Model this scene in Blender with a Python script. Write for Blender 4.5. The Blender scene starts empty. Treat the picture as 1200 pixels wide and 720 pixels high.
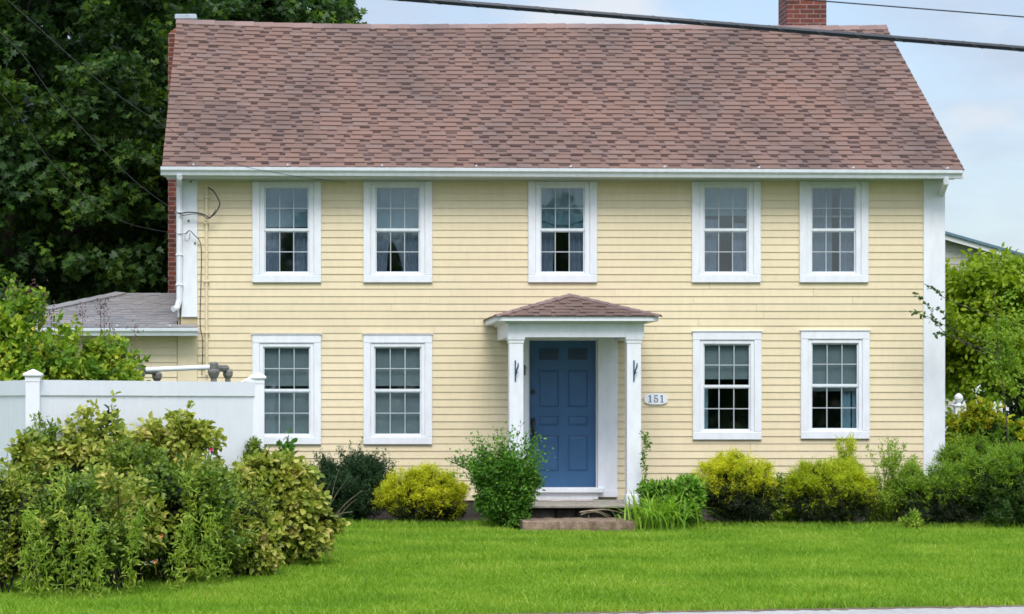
import bpy, math, random
import numpy as np
from mathutils import Vector

S = bpy.context.scene
C = S.collection
R = math.radians

# ------------------------------------------------------------------ camera, sky, sun, exposure
FPX, PX0, PY0, CD, EYE = 2720.0, 338.0, 475.0, 32.0, 1.6   # lens in photo pixels, principal point, distance to facade
cam_d = bpy.data.cameras.new('camera'); cam = bpy.data.objects.new('camera', cam_d); C.objects.link(cam)
cam.location = (0, -CD, EYE); cam.rotation_euler = (R(90), 0, 0)
cam_d.sensor_width = 36; cam_d.lens = FPX / 1200 * 36
cam_d.shift_x = (600 - PX0) / 1200; cam_d.shift_y = (PY0 - 360) / 1200
cam_d.clip_end = 3000
S.camera = cam

SUN_EL, SUN_AZ = 50.0, -3.0     # azimuth measured from the camera side, negative = from the left
W = bpy.data.worlds.new('World'); S.world = W; W.use_nodes = True
nt = W.node_tree; N = nt.nodes; L = nt.links
for n in list(N): N.remove(n)
wo = N.new('ShaderNodeOutputWorld'); bg = N.new('ShaderNodeBackground')
sky = N.new('ShaderNodeTexSky'); sky.sky_type = 'NISHITA'; sky.sun_disc = False
sky.sun_elevation = R(SUN_EL); sky.sun_rotation = R(180 + SUN_AZ); sky.dust_density = 1.5; sky.air_density = 1.0
bg.inputs['Strength'].default_value = 0.172
# thin broken cloud in the sky itself
tc = N.new('ShaderNodeTexCoord'); mp = N.new('ShaderNodeMapping'); mp.inputs['Scale'].default_value = (1.0, 1.0, 3.0)
mp.inputs['Location'].default_value = (0.35, 0.2, 0.15)
no = N.new('ShaderNodeTexNoise'); no.inputs['Scale'].default_value = 5.0; no.inputs['Detail'].default_value = 7; no.inputs['Roughness'].default_value = 0.55
cr = N.new('ShaderNodeValToRGB'); cr.color_ramp.elements[0].position = 0.36; cr.color_ramp.elements[1].position = 0.66
cr.color_ramp.elements[0].color = (.05, .05, .05, 1); cr.color_ramp.elements[1].color = (.95, .95, .95, 1)
mx = N.new('ShaderNodeMix'); mx.data_type = 'RGBA'
mx.inputs[7].default_value = (3.1, 3.5, 4.25, 1)
# the overcast veil is brighter overhead than near the horizon
spz = N.new('ShaderNodeSeparateXYZ'); L.new(tc.outputs['Generated'], spz.inputs[0])
mrz = N.new('ShaderNodeMapRange'); mrz.inputs[1].default_value = .18; mrz.inputs[2].default_value = .75; mrz.inputs[3].default_value = .74; mrz.inputs[4].default_value = 1.75
L.new(spz.outputs[2], mrz.inputs[0])
# a few bright cumulus heads low over the roofs
mp2 = N.new('ShaderNodeMapping'); mp2.inputs['Scale'].default_value = (1, 1, 2.0); mp2.inputs['Location'].default_value = (.1, .0, .35)
n2 = N.new('ShaderNodeTexNoise'); n2.inputs['Scale'].default_value = 9; n2.inputs['Detail'].default_value = 8
r2_ = N.new('ShaderNodeValToRGB'); r2_.color_ramp.elements[0].position = .49; r2_.color_ramp.elements[1].position = .62; r2_.color_ramp.elements[1].color = (.8, .8, .8, 1)
m2_ = N.new('ShaderNodeMix'); m2_.data_type = 'RGBA'; m2_.inputs[7].default_value = (4.5, 4.6, 4.8, 1)
L.new(tc.outputs['Generated'], mp2.inputs['Vector']); L.new(mp2.outputs[0], n2.inputs['Vector']); L.new(n2.outputs['Fac'], r2_.inputs[0]); L.new(r2_.outputs[0], m2_.inputs[0])
vm = N.new('ShaderNodeVectorMath'); vm.operation = 'SCALE'
L.new(tc.outputs['Generated'], mp.inputs['Vector']); L.new(mp.outputs[0], no.inputs['Vector']); L.new(no.outputs['Fac'], cr.inputs[0])
L.new(cr.outputs[0], mx.inputs[0]); L.new(sky.outputs[0], mx.inputs[6]); L.new(mx.outputs[2], m2_.inputs[6]); L.new(m2_.outputs[2], vm.inputs[0]); L.new(mrz.outputs[0], vm.inputs['Scale']); L.new(vm.outputs[0], bg.inputs['Color']); L.new(bg.outputs[0], wo.inputs['Surface'])

sd = bpy.data.lights.new('sun', 'SUN'); sd.energy = 1.45; sd.angle = R(24); sd.color = (1, .95, .87)
so = bpy.data.objects.new('sun', sd); C.objects.link(so)
_az, _el = R(SUN_AZ), R(SUN_EL)
sdir = Vector((math.sin(_az) * math.cos(_el), -math.cos(_az) * math.cos(_el), math.sin(_el)))   # towards the sun
so.rotation_euler = sdir.to_track_quat('Z', 'Y').to_euler(); so.location = (0, -10, 20)
S.view_settings.view_transform = 'Standard'; S.view_settings.look = 'None'
S.view_settings.gamma = 1; S.view_settings.use_curve_mapping = False
S.view_settings.exposure = 0.55
S.render.engine = 'CYCLES'
S.cycles.max_bounces = 8; S.cycles.diffuse_bounces = 3; S.cycles.glossy_bounces = 3
S.cycles.transmission_bounces = 4; S.cycles.transparent_max_bounces = 8; S.cycles.use_denoising = True
S.cycles.filter_width = 1.6

# ------------------------------------------------------------------ measuring helpers (distances in metres; facade plane is y = 0)
def wx(px, y=0.0): return (px - PX0) * (CD + y) / FPX
def wz(py, y=0.0): return EYE + (PY0 - py) * (CD + y) / FPX

# ------------------------------------------------------------------ materials
MATS = {}
def newmat(name):
    m = bpy.data.materials.new(name); m.use_nodes = True
    n = m.node_tree.nodes; b = n['Principled BSDF']
    return m, n, m.node_tree.links, b

def ramp(n, stops):
    r = n.new('ShaderNodeValToRGB'); e = r.color_ramp.elements
    e[0].position, e[0].color = stops[0][0], (*stops[0][1], 1)
    e[1].position, e[1].color = stops[-1][0], (*stops[-1][1], 1)
    for p, c in stops[1:-1]:
        x = e.new(p); x.color = (*c, 1)
    return r

def noise_vec(n, l, scale, detail=4, sc=(1, 1, 1)):
    g = n.new('ShaderNodeNewGeometry'); mp = n.new('ShaderNodeMapping'); mp.inputs['Scale'].default_value = sc
    t = n.new('ShaderNodeTexNoise'); t.inputs['Scale'].default_value = scale; t.inputs['Detail'].default_value = detail
    l.new(g.outputs['Position'], mp.inputs['Vector']); l.new(mp.outputs[0], t.inputs['Vector'])
    return t, g

def mulc(n, l, a, b, fac=1.0):
    m = n.new('ShaderNodeMix'); m.data_type = 'RGBA'; m.blend_type = 'MULTIPLY'; m.inputs[0].default_value = fac
    l.new(a, m.inputs[6]); l.new(b, m.inputs[7]); return m.outputs[2]

def painted(name, col, rough=0.5, var=0.06, grime=0.1, nscale=1.2, sc=(1, 1, 1), island=0.0, bump=0.0, metal=0.0):
    """paint or plain surface: broad tone drift, streaky fine grime, optional board-to-board variation"""
    m, n, l, b = newmat(name)
    t, g = noise_vec(n, l, nscale, 3, sc)
    r = ramp(n, [(0.3, tuple(c * (1 - var) for c in col)), (0.7, tuple(min(1, c * (1 + var)) for c in col))])
    l.new(t.outputs['Fac'], r.inputs[0]); out = r.outputs[0]
    t2, _ = noise_vec(n, l, 14, 6, (1, 1, 0.35))
    r2 = ramp(n, [(0.35, (1 - grime, 1 - grime * 1.05, 1 - grime * 1.15)), (0.62, (1, 1, 1))])
    l.new(t2.outputs['Fac'], r2.inputs[0]); out = mulc(n, l, out, r2.outputs[0])
    if island:
        r3 = ramp(n, [(0, (1 - island, 1 - island, 1 - island * 1.3)), (1, (1, 1, 1))])
        l.new(g.outputs['Random Per Island'], r3.inputs[0]); out = mulc(n, l, out, r3.outputs[0])
    l.new(out, b.inputs['Base Color']); b.inputs['Roughness'].default_value = rough; b.inputs['Metallic'].default_value = metal
    if bump:
        bp = n.new('ShaderNodeBump'); bp.inputs['Strength'].default_value = bump; bp.inputs['Distance'].default_value = 0.02
        t3, _ = noise_vec(n, l, 60, 5); l.new(t3.outputs['Fac'], bp.inputs['Height']); l.new(bp.outputs[0], b.inputs['Normal'])
    return m

def leafmat(name, stops, rough=0.5, trans=0.3, patch=None):
    """foliage: leaf-to-leaf hue from the ramp, some light through the blade"""
    m, n, l, b = newmat(name)
    g = n.new('ShaderNodeNewGeometry'); r = ramp(n, stops); fac = g.outputs['Random Per Island']
    if patch:
        t, _ = noise_vec(n, l, patch, 6)
        mr = n.new('ShaderNodeMapRange'); mr.inputs[1].default_value = .32; mr.inputs[2].default_value = .68
        l.new(t.outputs['Fac'], mr.inputs[0])
        mm = n.new('ShaderNodeMath'); mm.operation = 'MULTIPLY_ADD'; mm.inputs[1].default_value = .5
        m2 = n.new('ShaderNodeMath'); m2.operation = 'MULTIPLY'; m2.inputs[1].default_value = .5
        l.new(g.outputs['Random Per Island'], m2.inputs[0]); l.new(mr.outputs[0], mm.inputs[0]); l.new(m2.outputs[0], mm.inputs[2]); fac = mm.outputs[0]
    l.new(fac, r.inputs[0]); l.new(r.outputs[0], b.inputs['Base Color']); b.inputs['Roughness'].default_value = rough
    b.inputs['Specular IOR Level'].default_value = 0.35
    tr = n.new('ShaderNodeBsdfTranslucent'); ms = n.new('ShaderNodeMixShader'); ms.inputs[0].default_value = trans
    gm = n.new('ShaderNodeMix'); gm.data_type = 'RGBA'; gm.blend_type = 'MULTIPLY'; gm.inputs[0].default_value = 1; gm.inputs[7].default_value = (1.25, 1.35, .6, 1)
    l.new(r.outputs[0], gm.inputs[6]); l.new(gm.outputs[2], tr.inputs['Color'])
    l.new(b.outputs[0], ms.inputs[1]); l.new(tr.outputs[0], ms.inputs[2])
    l.new(ms.outputs[0], n['Material Output'].inputs['Surface'])
    return m

M = {}
M['siding'] = painted('yellow_siding', (.73, .625, .415), .55, .05, .045, .6, island=.05)
M['white'] = painted('white_trim', (.76, .79, .83), .5, .03, .07, 1.5)
M['vinyl'] = painted('white_vinyl', (.78, .81, .85), .35, .02, .03, .8)
M['gutter'] = painted('gutter_white', (.74, .79, .83), .4, .03, .08, 2)
M['muntin'] = painted('storm_glass_grey_sash', (.42, .47, .50), .6, .05, .1, 3)  # grey of bars behind storm glass, put into the paint colour
M['soffit'] = painted('soffit', (.62, .64, .64), .6, .04, .06, 2)
M['door'] = painted('blue_door', (.030, .106, .235), .42, .10, .06, 3)
M['pane_dark'] = painted('door_pane_glass', (.014, .042, .095), .3, .1, 0, 3)
M['dark'] = painted('black_iron', (.012, .012, .016), .4, .1, 0, 3)
M['ironblue'] = painted('blue_iron', (.02, .08, .17), .4, .1, 0, 3)
M['cable'] = painted('black_cable', (.012, .02, .03), .5, .1, 0, 3)
M['steel'] = painted('galvanised', (.45, .52, .56), .35, .1, .1, 3, metal=.6)
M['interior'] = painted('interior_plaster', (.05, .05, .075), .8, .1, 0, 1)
M['sheath'] = painted('sheathing', (.55, .46, .27), .7, .1, .1, 1)
M['shade'] = painted('window_shade', (.28, .31, .305), .8, .05, .06, 2)
M['drape'] = painted('drape_fabric', (.20, .22, .29), .85, .08, .1, 3)
M['drape_pale'] = painted('drape_pale', (.21, .32, .37), .85, .05, .08, 3)
M['greypipe'] = painted('grey_pipe', (.17, .17, .15), .6, .15, .2, 6)
M['stone'] = painted('brown_stone', (.27, .19, .13), .85, .3, .45, 3, bump=.8)
M['slab'] = painted('landing_board', (.36, .33, .28), .8, .15, .3, 4, bump=.3)
M['foundation'] = painted('darkened_fieldstone', (.06, .052, .046), .9, .3, .4, 4, bump=.6)  # darkened so the shaded void under the landing is in the colour
M['mat_cloth'] = painted('door_mat', (.62, .55, .53), .9, .1, .2, 8)
M['soil'] = painted('bed_soil', (.022, .017, .011), .95, .3, .3, 4, bump=.8)
M['bark'] = painted('bark', (.075, .06, .048), .9, .3, .3, 6, bump=.8)
M['bark_pale'] = painted('dead_stem', (.34, .28, .2), .9, .2, .2, 6)
M['asphalt'] = painted('asphalt', (.05, .05, .052), .9, .15, .2, .6, bump=.4)
M['concrete'] = painted('concrete', (.42, .41, .39), .85, .08, .15, 1.2, bump=.3)
M['neighbour'] = painted('pale_siding', (.42, .41, .36), .7, .05, .05, 1)
M['bluepaint'] = painted('blue_paint', (.05, .12, .24), .5, .05, 0, 1)
M['petal'] = painted('pink_petal', (.75, .1, .25), .6, .1, 0, 5)
M['petal_faded'] = painted('faded_petal', (.62, .28, .12), .6, .1, 0, 5)
M['seed'] = painted('brown_seed_head', (.12, .06, .05), .9, .2, 0, 5)

def shingle_mat(name, stops, grey=.5):
    m, n, l, b = newmat(name)
    g = n.new('ShaderNodeNewGeometry'); r = ramp(n, stops); l.new(g.outputs['Random Per Island'], r.inputs[0])
    t, _ = noise_vec(n, l, .9, 6, (1, .5, .5)); r2 = ramp(n, [(0.36, (.70, .76, .80)), (0.5, (.95, .97, .98)), (0.68, (1.08, 1.04, 1))]); l.new(t.outputs['Fac'], r2.inputs[0])
    o = mulc(n, l, r.outputs[0], r2.outputs[0])
    t2, _ = noise_vec(n, l, 150, 2); r3 = ramp(n, [(0.3, (.72, .72, .72)), (0.7, (1.1, 1.1, 1.1))]); l.new(t2.outputs['Fac'], r3.inputs[0])
    o = mulc(n, l, o, r3.outputs[0])
    l.new(o, b.inputs['Base Color']); b.inputs['Roughness'].default_value = .9
    return m
M['shingle_top'] = shingle_mat('red_brown_tabs', [(0, (.190, .112, .086)), (.4, (.205, .122, .094)), (.8, (.218, .131, .102)), (1, (.205, .135, .112))])
M['shingle_low'] = shingle_mat('red_brown_underlay', [(0, (.165, .096, .076)), (.5, (.195, .115, .090)), (1, (.18, .114, .096))])
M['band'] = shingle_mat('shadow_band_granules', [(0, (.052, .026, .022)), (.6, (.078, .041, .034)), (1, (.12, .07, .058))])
M['ell_shingle'] = shingle_mat('weathered_grey_shingle', [(0, (.24, .23, .235)), (.5, (.28, .265, .27)), (1, (.31, .295, .295))])
M['ridge'] = shingle_mat('ridge_cap', [(0, (.24, .15, .13)), (1, (.30, .20, .175))])

def brick_mat():
    m, n, l, b = newmat('red_brick')
    g = n.new('ShaderNodeNewGeometry'); sp = n.new('ShaderNodeSeparateXYZ'); l.new(g.outputs['Position'], sp.inputs[0])
    ad = n.new('ShaderNodeMath'); ad.operation = 'ADD'; l.new(sp.outputs[0], ad.inputs[0]); l.new(sp.outputs[1], ad.inputs[1])
    cb = n.new('ShaderNodeCombineXYZ'); l.new(ad.outputs[0], cb.inputs[0]); l.new(sp.outputs[2], cb.inputs[1])
    br = n.new('ShaderNodeTexBrick'); l.new(cb.outputs[0], br.inputs['Vector'])
    br.inputs['Scale'].default_value = 1; br.inputs['Brick Width'].default_value = .21; br.inputs['Row Height'].default_value = .072
    br.inputs['Mortar Size'].default_value = .007; br.inputs['Color1'].default_value = (.20, .05, .034, 1); br.inputs['Color2'].default_value = (.10, .03, .022, 1)
    br.inputs['Mortar'].default_value = (.25, .19, .165, 1)
    t, _ = noise_vec(n, l, 9, 4); r = ramp(n, [(.3, (.7, .7, .72)), (.65, (1.1, 1.05, 1.0))]); l.new(t.outputs['Fac'], r.inputs[0])
    l.new(mulc(n, l, br.outputs['Color'], r.outputs[0]), b.inputs['Base Color']); b.inputs['Roughness'].default_value = .9
    bp = n.new('ShaderNodeBump'); bp.inputs['Strength'].default_value = .6; bp.inputs['Distance'].default_value = .01; bp.invert = True
    l.new(br.outputs['Fac'], bp.inputs['Height']); l.new(bp.outputs[0], b.inputs['Normal'])
    return m
M['brick'] = brick_mat()

def glass_mat():
    m, n, l, b = newmat('window_glass'); n.remove(b)
    tr = n.new('ShaderNodeBsdfTransparent'); tr.inputs[0].default_value = (.80, .86, .88, 1)
    gl = n.new('ShaderNodeBsdfGlossy'); gl.inputs['Roughness'].default_value = .03; gl.inputs['Color'].default_value = (.8, .9, 1, 1)
    t, _ = noise_vec(n, l, 3.0, 2); bp = n.new('ShaderNodeBump'); bp.inputs['Strength'].default_value = .04; bp.inputs['Distance'].default_value = .02
    l.new(t.outputs['Fac'], bp.inputs['Height']); l.new(bp.outputs[0], gl.inputs['Normal'])
    ms = n.new('ShaderNodeMixShader'); ms.inputs[0].default_value = .065
    l.new(tr.outputs[0], ms.inputs[1]); l.new(gl.outputs[0], ms.inputs[2]); l.new(ms.outputs[0], n['Material Output'].inputs['Surface'])
    return m
M['glass'] = glass_mat()

def lawn_mat():
    m, n, l, b = newmat('lawn_soil')
    t, _ = noise_vec(n, l, .5, 6); r = ramp(n, [(.3, (.055, .11, .012)), (.55, (.075, .15, .016)), (.75, (.095, .14, .03))]); l.new(t.outputs['Fac'], r.inputs[0])
    t2, _ = noise_vec(n, l, 25, 5); r2 = ramp(n, [(.3, (.55, .55, .55)), (.7, (1.1, 1.1, 1.1))]); l.new(t2.outputs['Fac'], r2.inputs[0])
    l.new(mulc(n, l, r.outputs[0], r2.outputs[0]), b.inputs['Base Color']); b.inputs['Roughness'].default_value = .95
    return m
M['lawn'] = lawn_mat()
M['grass'] = leafmat('grass_blade', [(0, (.10, .20, .012)), (.25, (.16, .31, .016)), (.5, (.215, .375, .026)), (.75, (.29, .43, .04)), (.92, (.38, .47, .07)), (1, (.44, .40, .16))], .6, .35, patch=.9)
# foliage colours
M['maple'] = leafmat('maple_leaf', [(0, (.016, .045, .012)), (.5, (.032, .080, .014)), (.72, (.07, .14, .014)), (1, (.17, .27, .02))], .5, .35, patch=.9)
M['maple_dark'] = leafmat('shaded_maple_leaf', [(0, (.010, .028, .009)), (1, (.022, .055, .014))], .5, .2)  # darker copy of the maple colour, with the shade put into it
M['dogwood'] = leafmat('light_tree_leaf', [(0, (.12, .20, .010)), (.5, (.24, .36, .016)), (1, (.42, .50, .03))], .5, .4, patch=1.5)
M['yew'] = leafmat('yew_leaf', [(0, (.010, .035, .012)), (1, (.04, .10, .028))], .5, .15)
M['gold'] = leafmat('gold_thread', [(0, (.24, .31, .010)), (.4, (.50, .53, .013)), (1, (.78, .73, .03))], .6, .35, patch=3)
M['goldgreen'] = leafmat('gold_green_thread', [(0, (.20, .29, .010)), (.5, (.40, .48, .013)), (1, (.68, .68, .02))], .6, .35, patch=3)
M['green_in_shade'] = leafmat('shaded_inner_thread', [(0, (.009, .016, .005)), (.8, (.018, .032, .008)), (1, (.05, .08, .012))], .7, .1)  # inner growth colour, darkened to hold the shade inside and low on shrubs
M['spirea'] = leafmat('spirea_leaf', [(0, (.045, .14, .014)), (.6, (.09, .24, .022)), (1, (.20, .38, .04))], .5, .35)
M['spirea_bright'] = leafmat('fresh_leaf', [(0, (.08, .20, .018)), (.6, (.16, .33, .03)), (1, (.32, .50, .07))], .5, .35)
M['lily'] = leafmat('daylily_blade', [(0, (.13, .29, .02)), (1, (.34, .52, .05))], .45, .35)
M['green_mid'] = leafmat('mid_green_leaf', [(0, (.025, .075, .012)), (1, (.085, .17, .025))], .5, .3)
M['lime'] = leafmat('lime_leaf', [(0, (.09, .19, .012)), (.5, (.17, .30, .016)), (1, (.32, .44, .03))], .5, .35, patch=3)
M['yellowing'] = leafmat('yellowing_leaf', [(0, (.10, .17, .015)), (.35, (.24, .30, .035)), (.65, (.42, .44, .08)), (.9, (.64, .56, .20)), (1, (.45, .25, .09))], .5, .3, patch=4)
M['olive'] = leafmat('olive_leaf', [(0, (.07, .14, .012)), (.5, (.19, .27, .025)), (.85, (.40, .42, .06)), (1, (.55, .42, .16))], .5, .3, patch=3)
M['rose'] = leafmat('rose_leaf', [(0, (.045, .10, .012)), (.5, (.12, .21, .02)), (.82, (.27, .34, .035)), (1, (.46, .32, .09))], .45, .25, patch=4)
M['weed'] = leafmat('weed_leaf', [(0, (.14, .26, .025)), (.6, (.30, .42, .045)), (1, (.52, .52, .10))], .5, .35, patch=4)
M['behind'] = leafmat('autumn_tinged_leaf', [(0, (.06, .15, .014)), (.45, (.17, .30, .02)), (.75, (.42, .48, .035)), (.93, (.62, .54, .06)), (1, (.42, .22, .07))], .5, .35, patch=3)
M['orange'] = leafmat('orange_tinged_leaf', [(0, (.22, .32, .015)), (.6, (.46, .50, .02)), (1, (.64, .48, .04))], .5, .35)

# ------------------------------------------------------------------ objects
ORG = {}
def props(o, label=None, cat=None, group=None, kind=None):
    if label: o['label'] = label
    if cat: o['category'] = cat
    if group: o['group'] = group
    if kind: o['kind'] = kind
    return o
def empty(name, loc, label, cat, group=None):
    o = bpy.data.objects.new(name, None); C.objects.link(o); o.location = loc; o.empty_display_size = .2
    ORG[o.name] = Vector(loc); return props(o, label, cat, group)

def link(name, v, faces_flat, sizes, mats, parent=None, mi=None, smooth=False):
    """v (n,3) in world metres; faces given as flat index array and face sizes"""
    v = np.asarray(v, dtype=np.float64).reshape(-1, 3)
    lo, hi = v.min(0), v.max(0); o0 = np.array([(lo[0] + hi[0]) / 2, (lo[1] + hi[1]) / 2, lo[2]])
    me = bpy.data.meshes.new(name); idx = np.asarray(faces_flat, dtype=np.int32); sizes = np.asarray(sizes, dtype=np.int32)
    me.vertices.add(len(v)); me.vertices.foreach_set('co', (v - o0).astype(np.float32).ravel())
    me.loops.add(len(idx)); me.loops.foreach_set('vertex_index', idx)
    me.polygons.add(len(sizes)); st = np.concatenate([[0], np.cumsum(sizes)[:-1]]).astype(np.int32)
    me.polygons.foreach_set('loop_start', st); me.polygons.foreach_set('loop_total', sizes)
    if mi is not None: me.polygons.foreach_set('material_index', np.asarray(mi, dtype=np.int32))
    me.polygons.foreach_set('use_smooth', np.full(len(sizes), bool(smooth), dtype=bool))
    me.update(calc_edges=True); me.validate()
    for m in (mats if isinstance(mats, (list, tuple)) else [mats]): me.materials.append(m)
    o = bpy.data.objects.new(name, me); C.objects.link(o); ORG[o.name] = Vector(o0)
    if parent is not None:
        o.parent = parent; o.location = Vector(o0) - ORG[parent.name]
    else: o.location = Vector(o0)
    return o

class MB:
    def __init__(s): s.v = []; s.f = []; s.sz = []; s.mi = []; s.m = 0
    def add(s, vs, fs):
        b = len(s.v); s.v += [tuple(p) for p in vs]
        for f in fs: s.f += [b + i for i in f]; s.sz.append(len(f)); s.mi.append(s.m)
    def box(s, x0, x1, y0, y1, z0, z1):
        s.add([(x0,y0,z0),(x1,y0,z0),(x1,y1,z0),(x0,y1,z0),(x0,y0,z1),(x1,y0,z1),(x1,y1,z1),(x0,y1,z1)],
              [(0,3,2,1),(4,5,6,7),(0,1,5,4),(1,2,6,5),(2,3,7,6),(3,0,4,7)])
    def hexa(s, p):   # eight corners, box order
        s.add(p, [(0,3,2,1),(4,5,6,7),(0,1,5,4),(1,2,6,5),(2,3,7,6),(3,0,4,7)])
    def bbox(s, x0, x1, y0, y1, z0, z1, c=.006):
        """box with the front edges bevelled (front = low y)"""
        s.add([(x0,y1,z0),(x1,y1,z0),(x1,y1,z1),(x0,y1,z1),(x0,y0+c,z0),(x1,y0+c,z0),(x1,y0+c,z1),(x0,y0+c,z1),
               (x0+c,y0,z0+c),(x1-c,y0,z0+c),(x1-c,y0,z1-c),(x0+c,y0,z1-c)],
              [(0,3,2,1),(0,1,5,4),(1,2,6,5),(2,3,7,6),(3,0,4,7),(4,5,9,8),(5,6,10,9),(6,7,11,10),(7,4,8,11),(8,9,10,11)])
    def prism(s, pts, a, b, axis):
        """closed outline pts (2-D) swept from a to b on an axis ('x': pts=(y,z); 'y': pts=(x,z); 'z': pts=(x,y))"""
        n = len(pts)
        def P(p, t): return {'x': (t, p[0], p[1]), 'y': (p[0], t, p[1]), 'z': (p[0], p[1], t)}[axis]
        vs = [P(p, a) for p in pts] + [P(p, b) for p in pts]
        s.add(vs, [tuple(range(n - 1, -1, -1)), tuple(range(n, 2 * n))] + [(i, (i + 1) % n, n + (i + 1) % n, n + i) for i in range(n)])
    def tube(s, pts, rad, k=6, cap=True):
        pts = [Vector(p) for p in pts]; n = len(pts)
        if not isinstance(rad, (list, tuple)): rad = [rad] * n
        vs = []; t0 = None
        for i, p in enumerate(pts):
            t = (pts[min(i + 1, n - 1)] - pts[max(i - 1, 0)])
            t = t.normalized() if t.length > 1e-9 else Vector((0, 0, 1))
            if t0 is None:
                u = t.cross(Vector((0, 0, 1)) if abs(t.z) < .9 else Vector((1, 0, 0))).normalized()
            else: u = (u - t * u.dot(t)).normalized()
            t0 = t; w = t.cross(u)
            for j in range(k):
                a = 2 * math.pi * j / k; vs.append(p + (u * math.cos(a) + w * math.sin(a)) * rad[i])
        fs = [(i * k + j, i * k + (j + 1) % k, (i + 1) * k + (j + 1) % k, (i + 1) * k + j) for i in range(n - 1) for j in range(k)]
        if cap: fs += [tuple(range(k - 1, -1, -1)), tuple(range((n - 1) * k, n * k))]
        s.add(vs, fs)
    def lathe(s, cx, cy, prof, k=20):
        """prof = [(r, z)]"""
        n = len(prof); vs = [(cx + r * math.cos(2*math.pi*j/k), cy + r * math.sin(2*math.pi*j/k), z) for r, z in prof for j in range(k)]
        fs = [(i*k+j, i*k+(j+1)%k, (i+1)*k+(j+1)%k, (i+1)*k+j) for i in range(n-1) for j in range(k)]
        s.add(vs, fs + [tuple(range(k-1, -1, -1)), tuple(range((n-1)*k, n*k))])
    def sqstack(s, cx, cy, prof):
        """square lathe: prof = [(half, z)]"""
        vs = [(cx + a * h, cy + b * h, z) for h, z in prof for a, b in ((-1,-1),(1,-1),(1,1),(-1,1))]; n = len(prof)
        fs = [(i*4+j, i*4+(j+1)%4, (i+1)*4+(j+1)%4, (i+1)*4+j) for i in range(n-1) for j in range(4)]
        s.add(vs, fs + [(3,2,1,0), tuple(range((n-1)*4, n*4))])
    def build(s, name, mats, parent=None, smooth=False, **kw):
        o = link(name, s.v, s.f, s.sz, mats, parent, s.mi, smooth)
        return props(o, **kw)

# ------------------------------------------------------------------ ground, walk, road
m = MB(); m.add([(-400,-15.2,0),(400,-15.2,0),(400,900,0),(-400,900,0)], [(0,1,2,3)])
m.build('lawn_ground', M['lawn'], kind='structure')
SWL, SWR = -14.33, -13.36     # lawn edge drifts a little nearer on the left
def edge_y(x): return np.maximum(-15.35, -14.08 + (x - 2.91) * .177)
m = MB(); m.add([(-60,-15.5,.004),(60,-15.5,.004),(60,edge_y(14),.004),(14,edge_y(14),.004),(-4.26,-15.35,.004),(-60,-15.35,.004)], [(0,1,2,3,4,5)])
m.build('sidewalk', M['concrete'], kind='structure')
rng = random.Random(17); m = MB(); n = 400; vs = []
for i in range(n+1):
    x = -4+i*(20/n); e = float(edge_y(x)); vs += [(x, e-.03-rng.random()**2*.10, .0075), (x, e+.07, .0085)]
m.add(vs, [(2*i, 2*i+2, 2*i+3, 2*i+1) for i in range(n)]); m.build('soil_edge', painted('sandy_soil', (.20, .15, .09), .95, .3, .4, 9, bump=.4), kind='structure')
m = MB(); m.add([(-400,-15.5,0),(400,-15.5,0),(400,-15.2,0),(-400,-15.2,0)], [(0,1,2,3)]); m.build('verge', M['lawn'], kind='structure')
m = MB()
for k in range(-20, 20): m.bbox(k*3+.004, k*3+2.996, -15.66, -15.5, -.16, .008, .012)
m.build('kerb', M['concrete'], kind='structure')
m = MB(); m.add([(-400,-24.5,-.13),(400,-24.5,-.13),(400,-15.66,-.13),(-400,-15.66,-.13)], [(0,1,2,3)]); m.build('road', M['asphalt'], kind='structure')
m = MB(); m.add([(-400,-400,0),(400,-400,0),(400,-24.5,0),(-400,-24.5,0)], [(0,1,2,3)]); m.build('near_verge', M['lawn'], kind='structure')
# planting bed of dark soil along the foundation, gently domed
m = MB(); rng = random.Random(3); nx = 60
xs = [1.0 - .0 + i * (11.6) / nx - .5 for i in range(nx + 1)]
rows = []
for x in xs:
    e = -2.05 + .18 * math.sin(x * 2.1) + .1 * math.sin(x * 5.3)
    rows.append([(x, e, .006), (x, e + .25, .03), (x, -.9, .075), (x, .02, .07)])
vs = [p for r in rows for p in r]
m.add(vs, [(i*4+j, (i+1)*4+j, (i+1)*4+j+1, i*4+j+1) for i in range(nx) for j in range(3)])
m.build('planting_bed', M['soil'], kind='structure')

# ------------------------------------------------------------------ the house
HX0, HX1 = wx(210), wx(1105)
EY = -.42                      # front of roof edge
ZE0, ZE1 = wz(196, EY), wz(200, EY)   # eave height, left and right
RY = 3.75
ZR = wz(28.5, RY)
RX0, RX1 = -1.72, 9.20
DEP = 7.5
house = empty('colonial_house', (3.76, 0, 0), 'two storey yellow clapboard house with a reddish brown shingle roof and blue front door', 'house')

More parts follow.
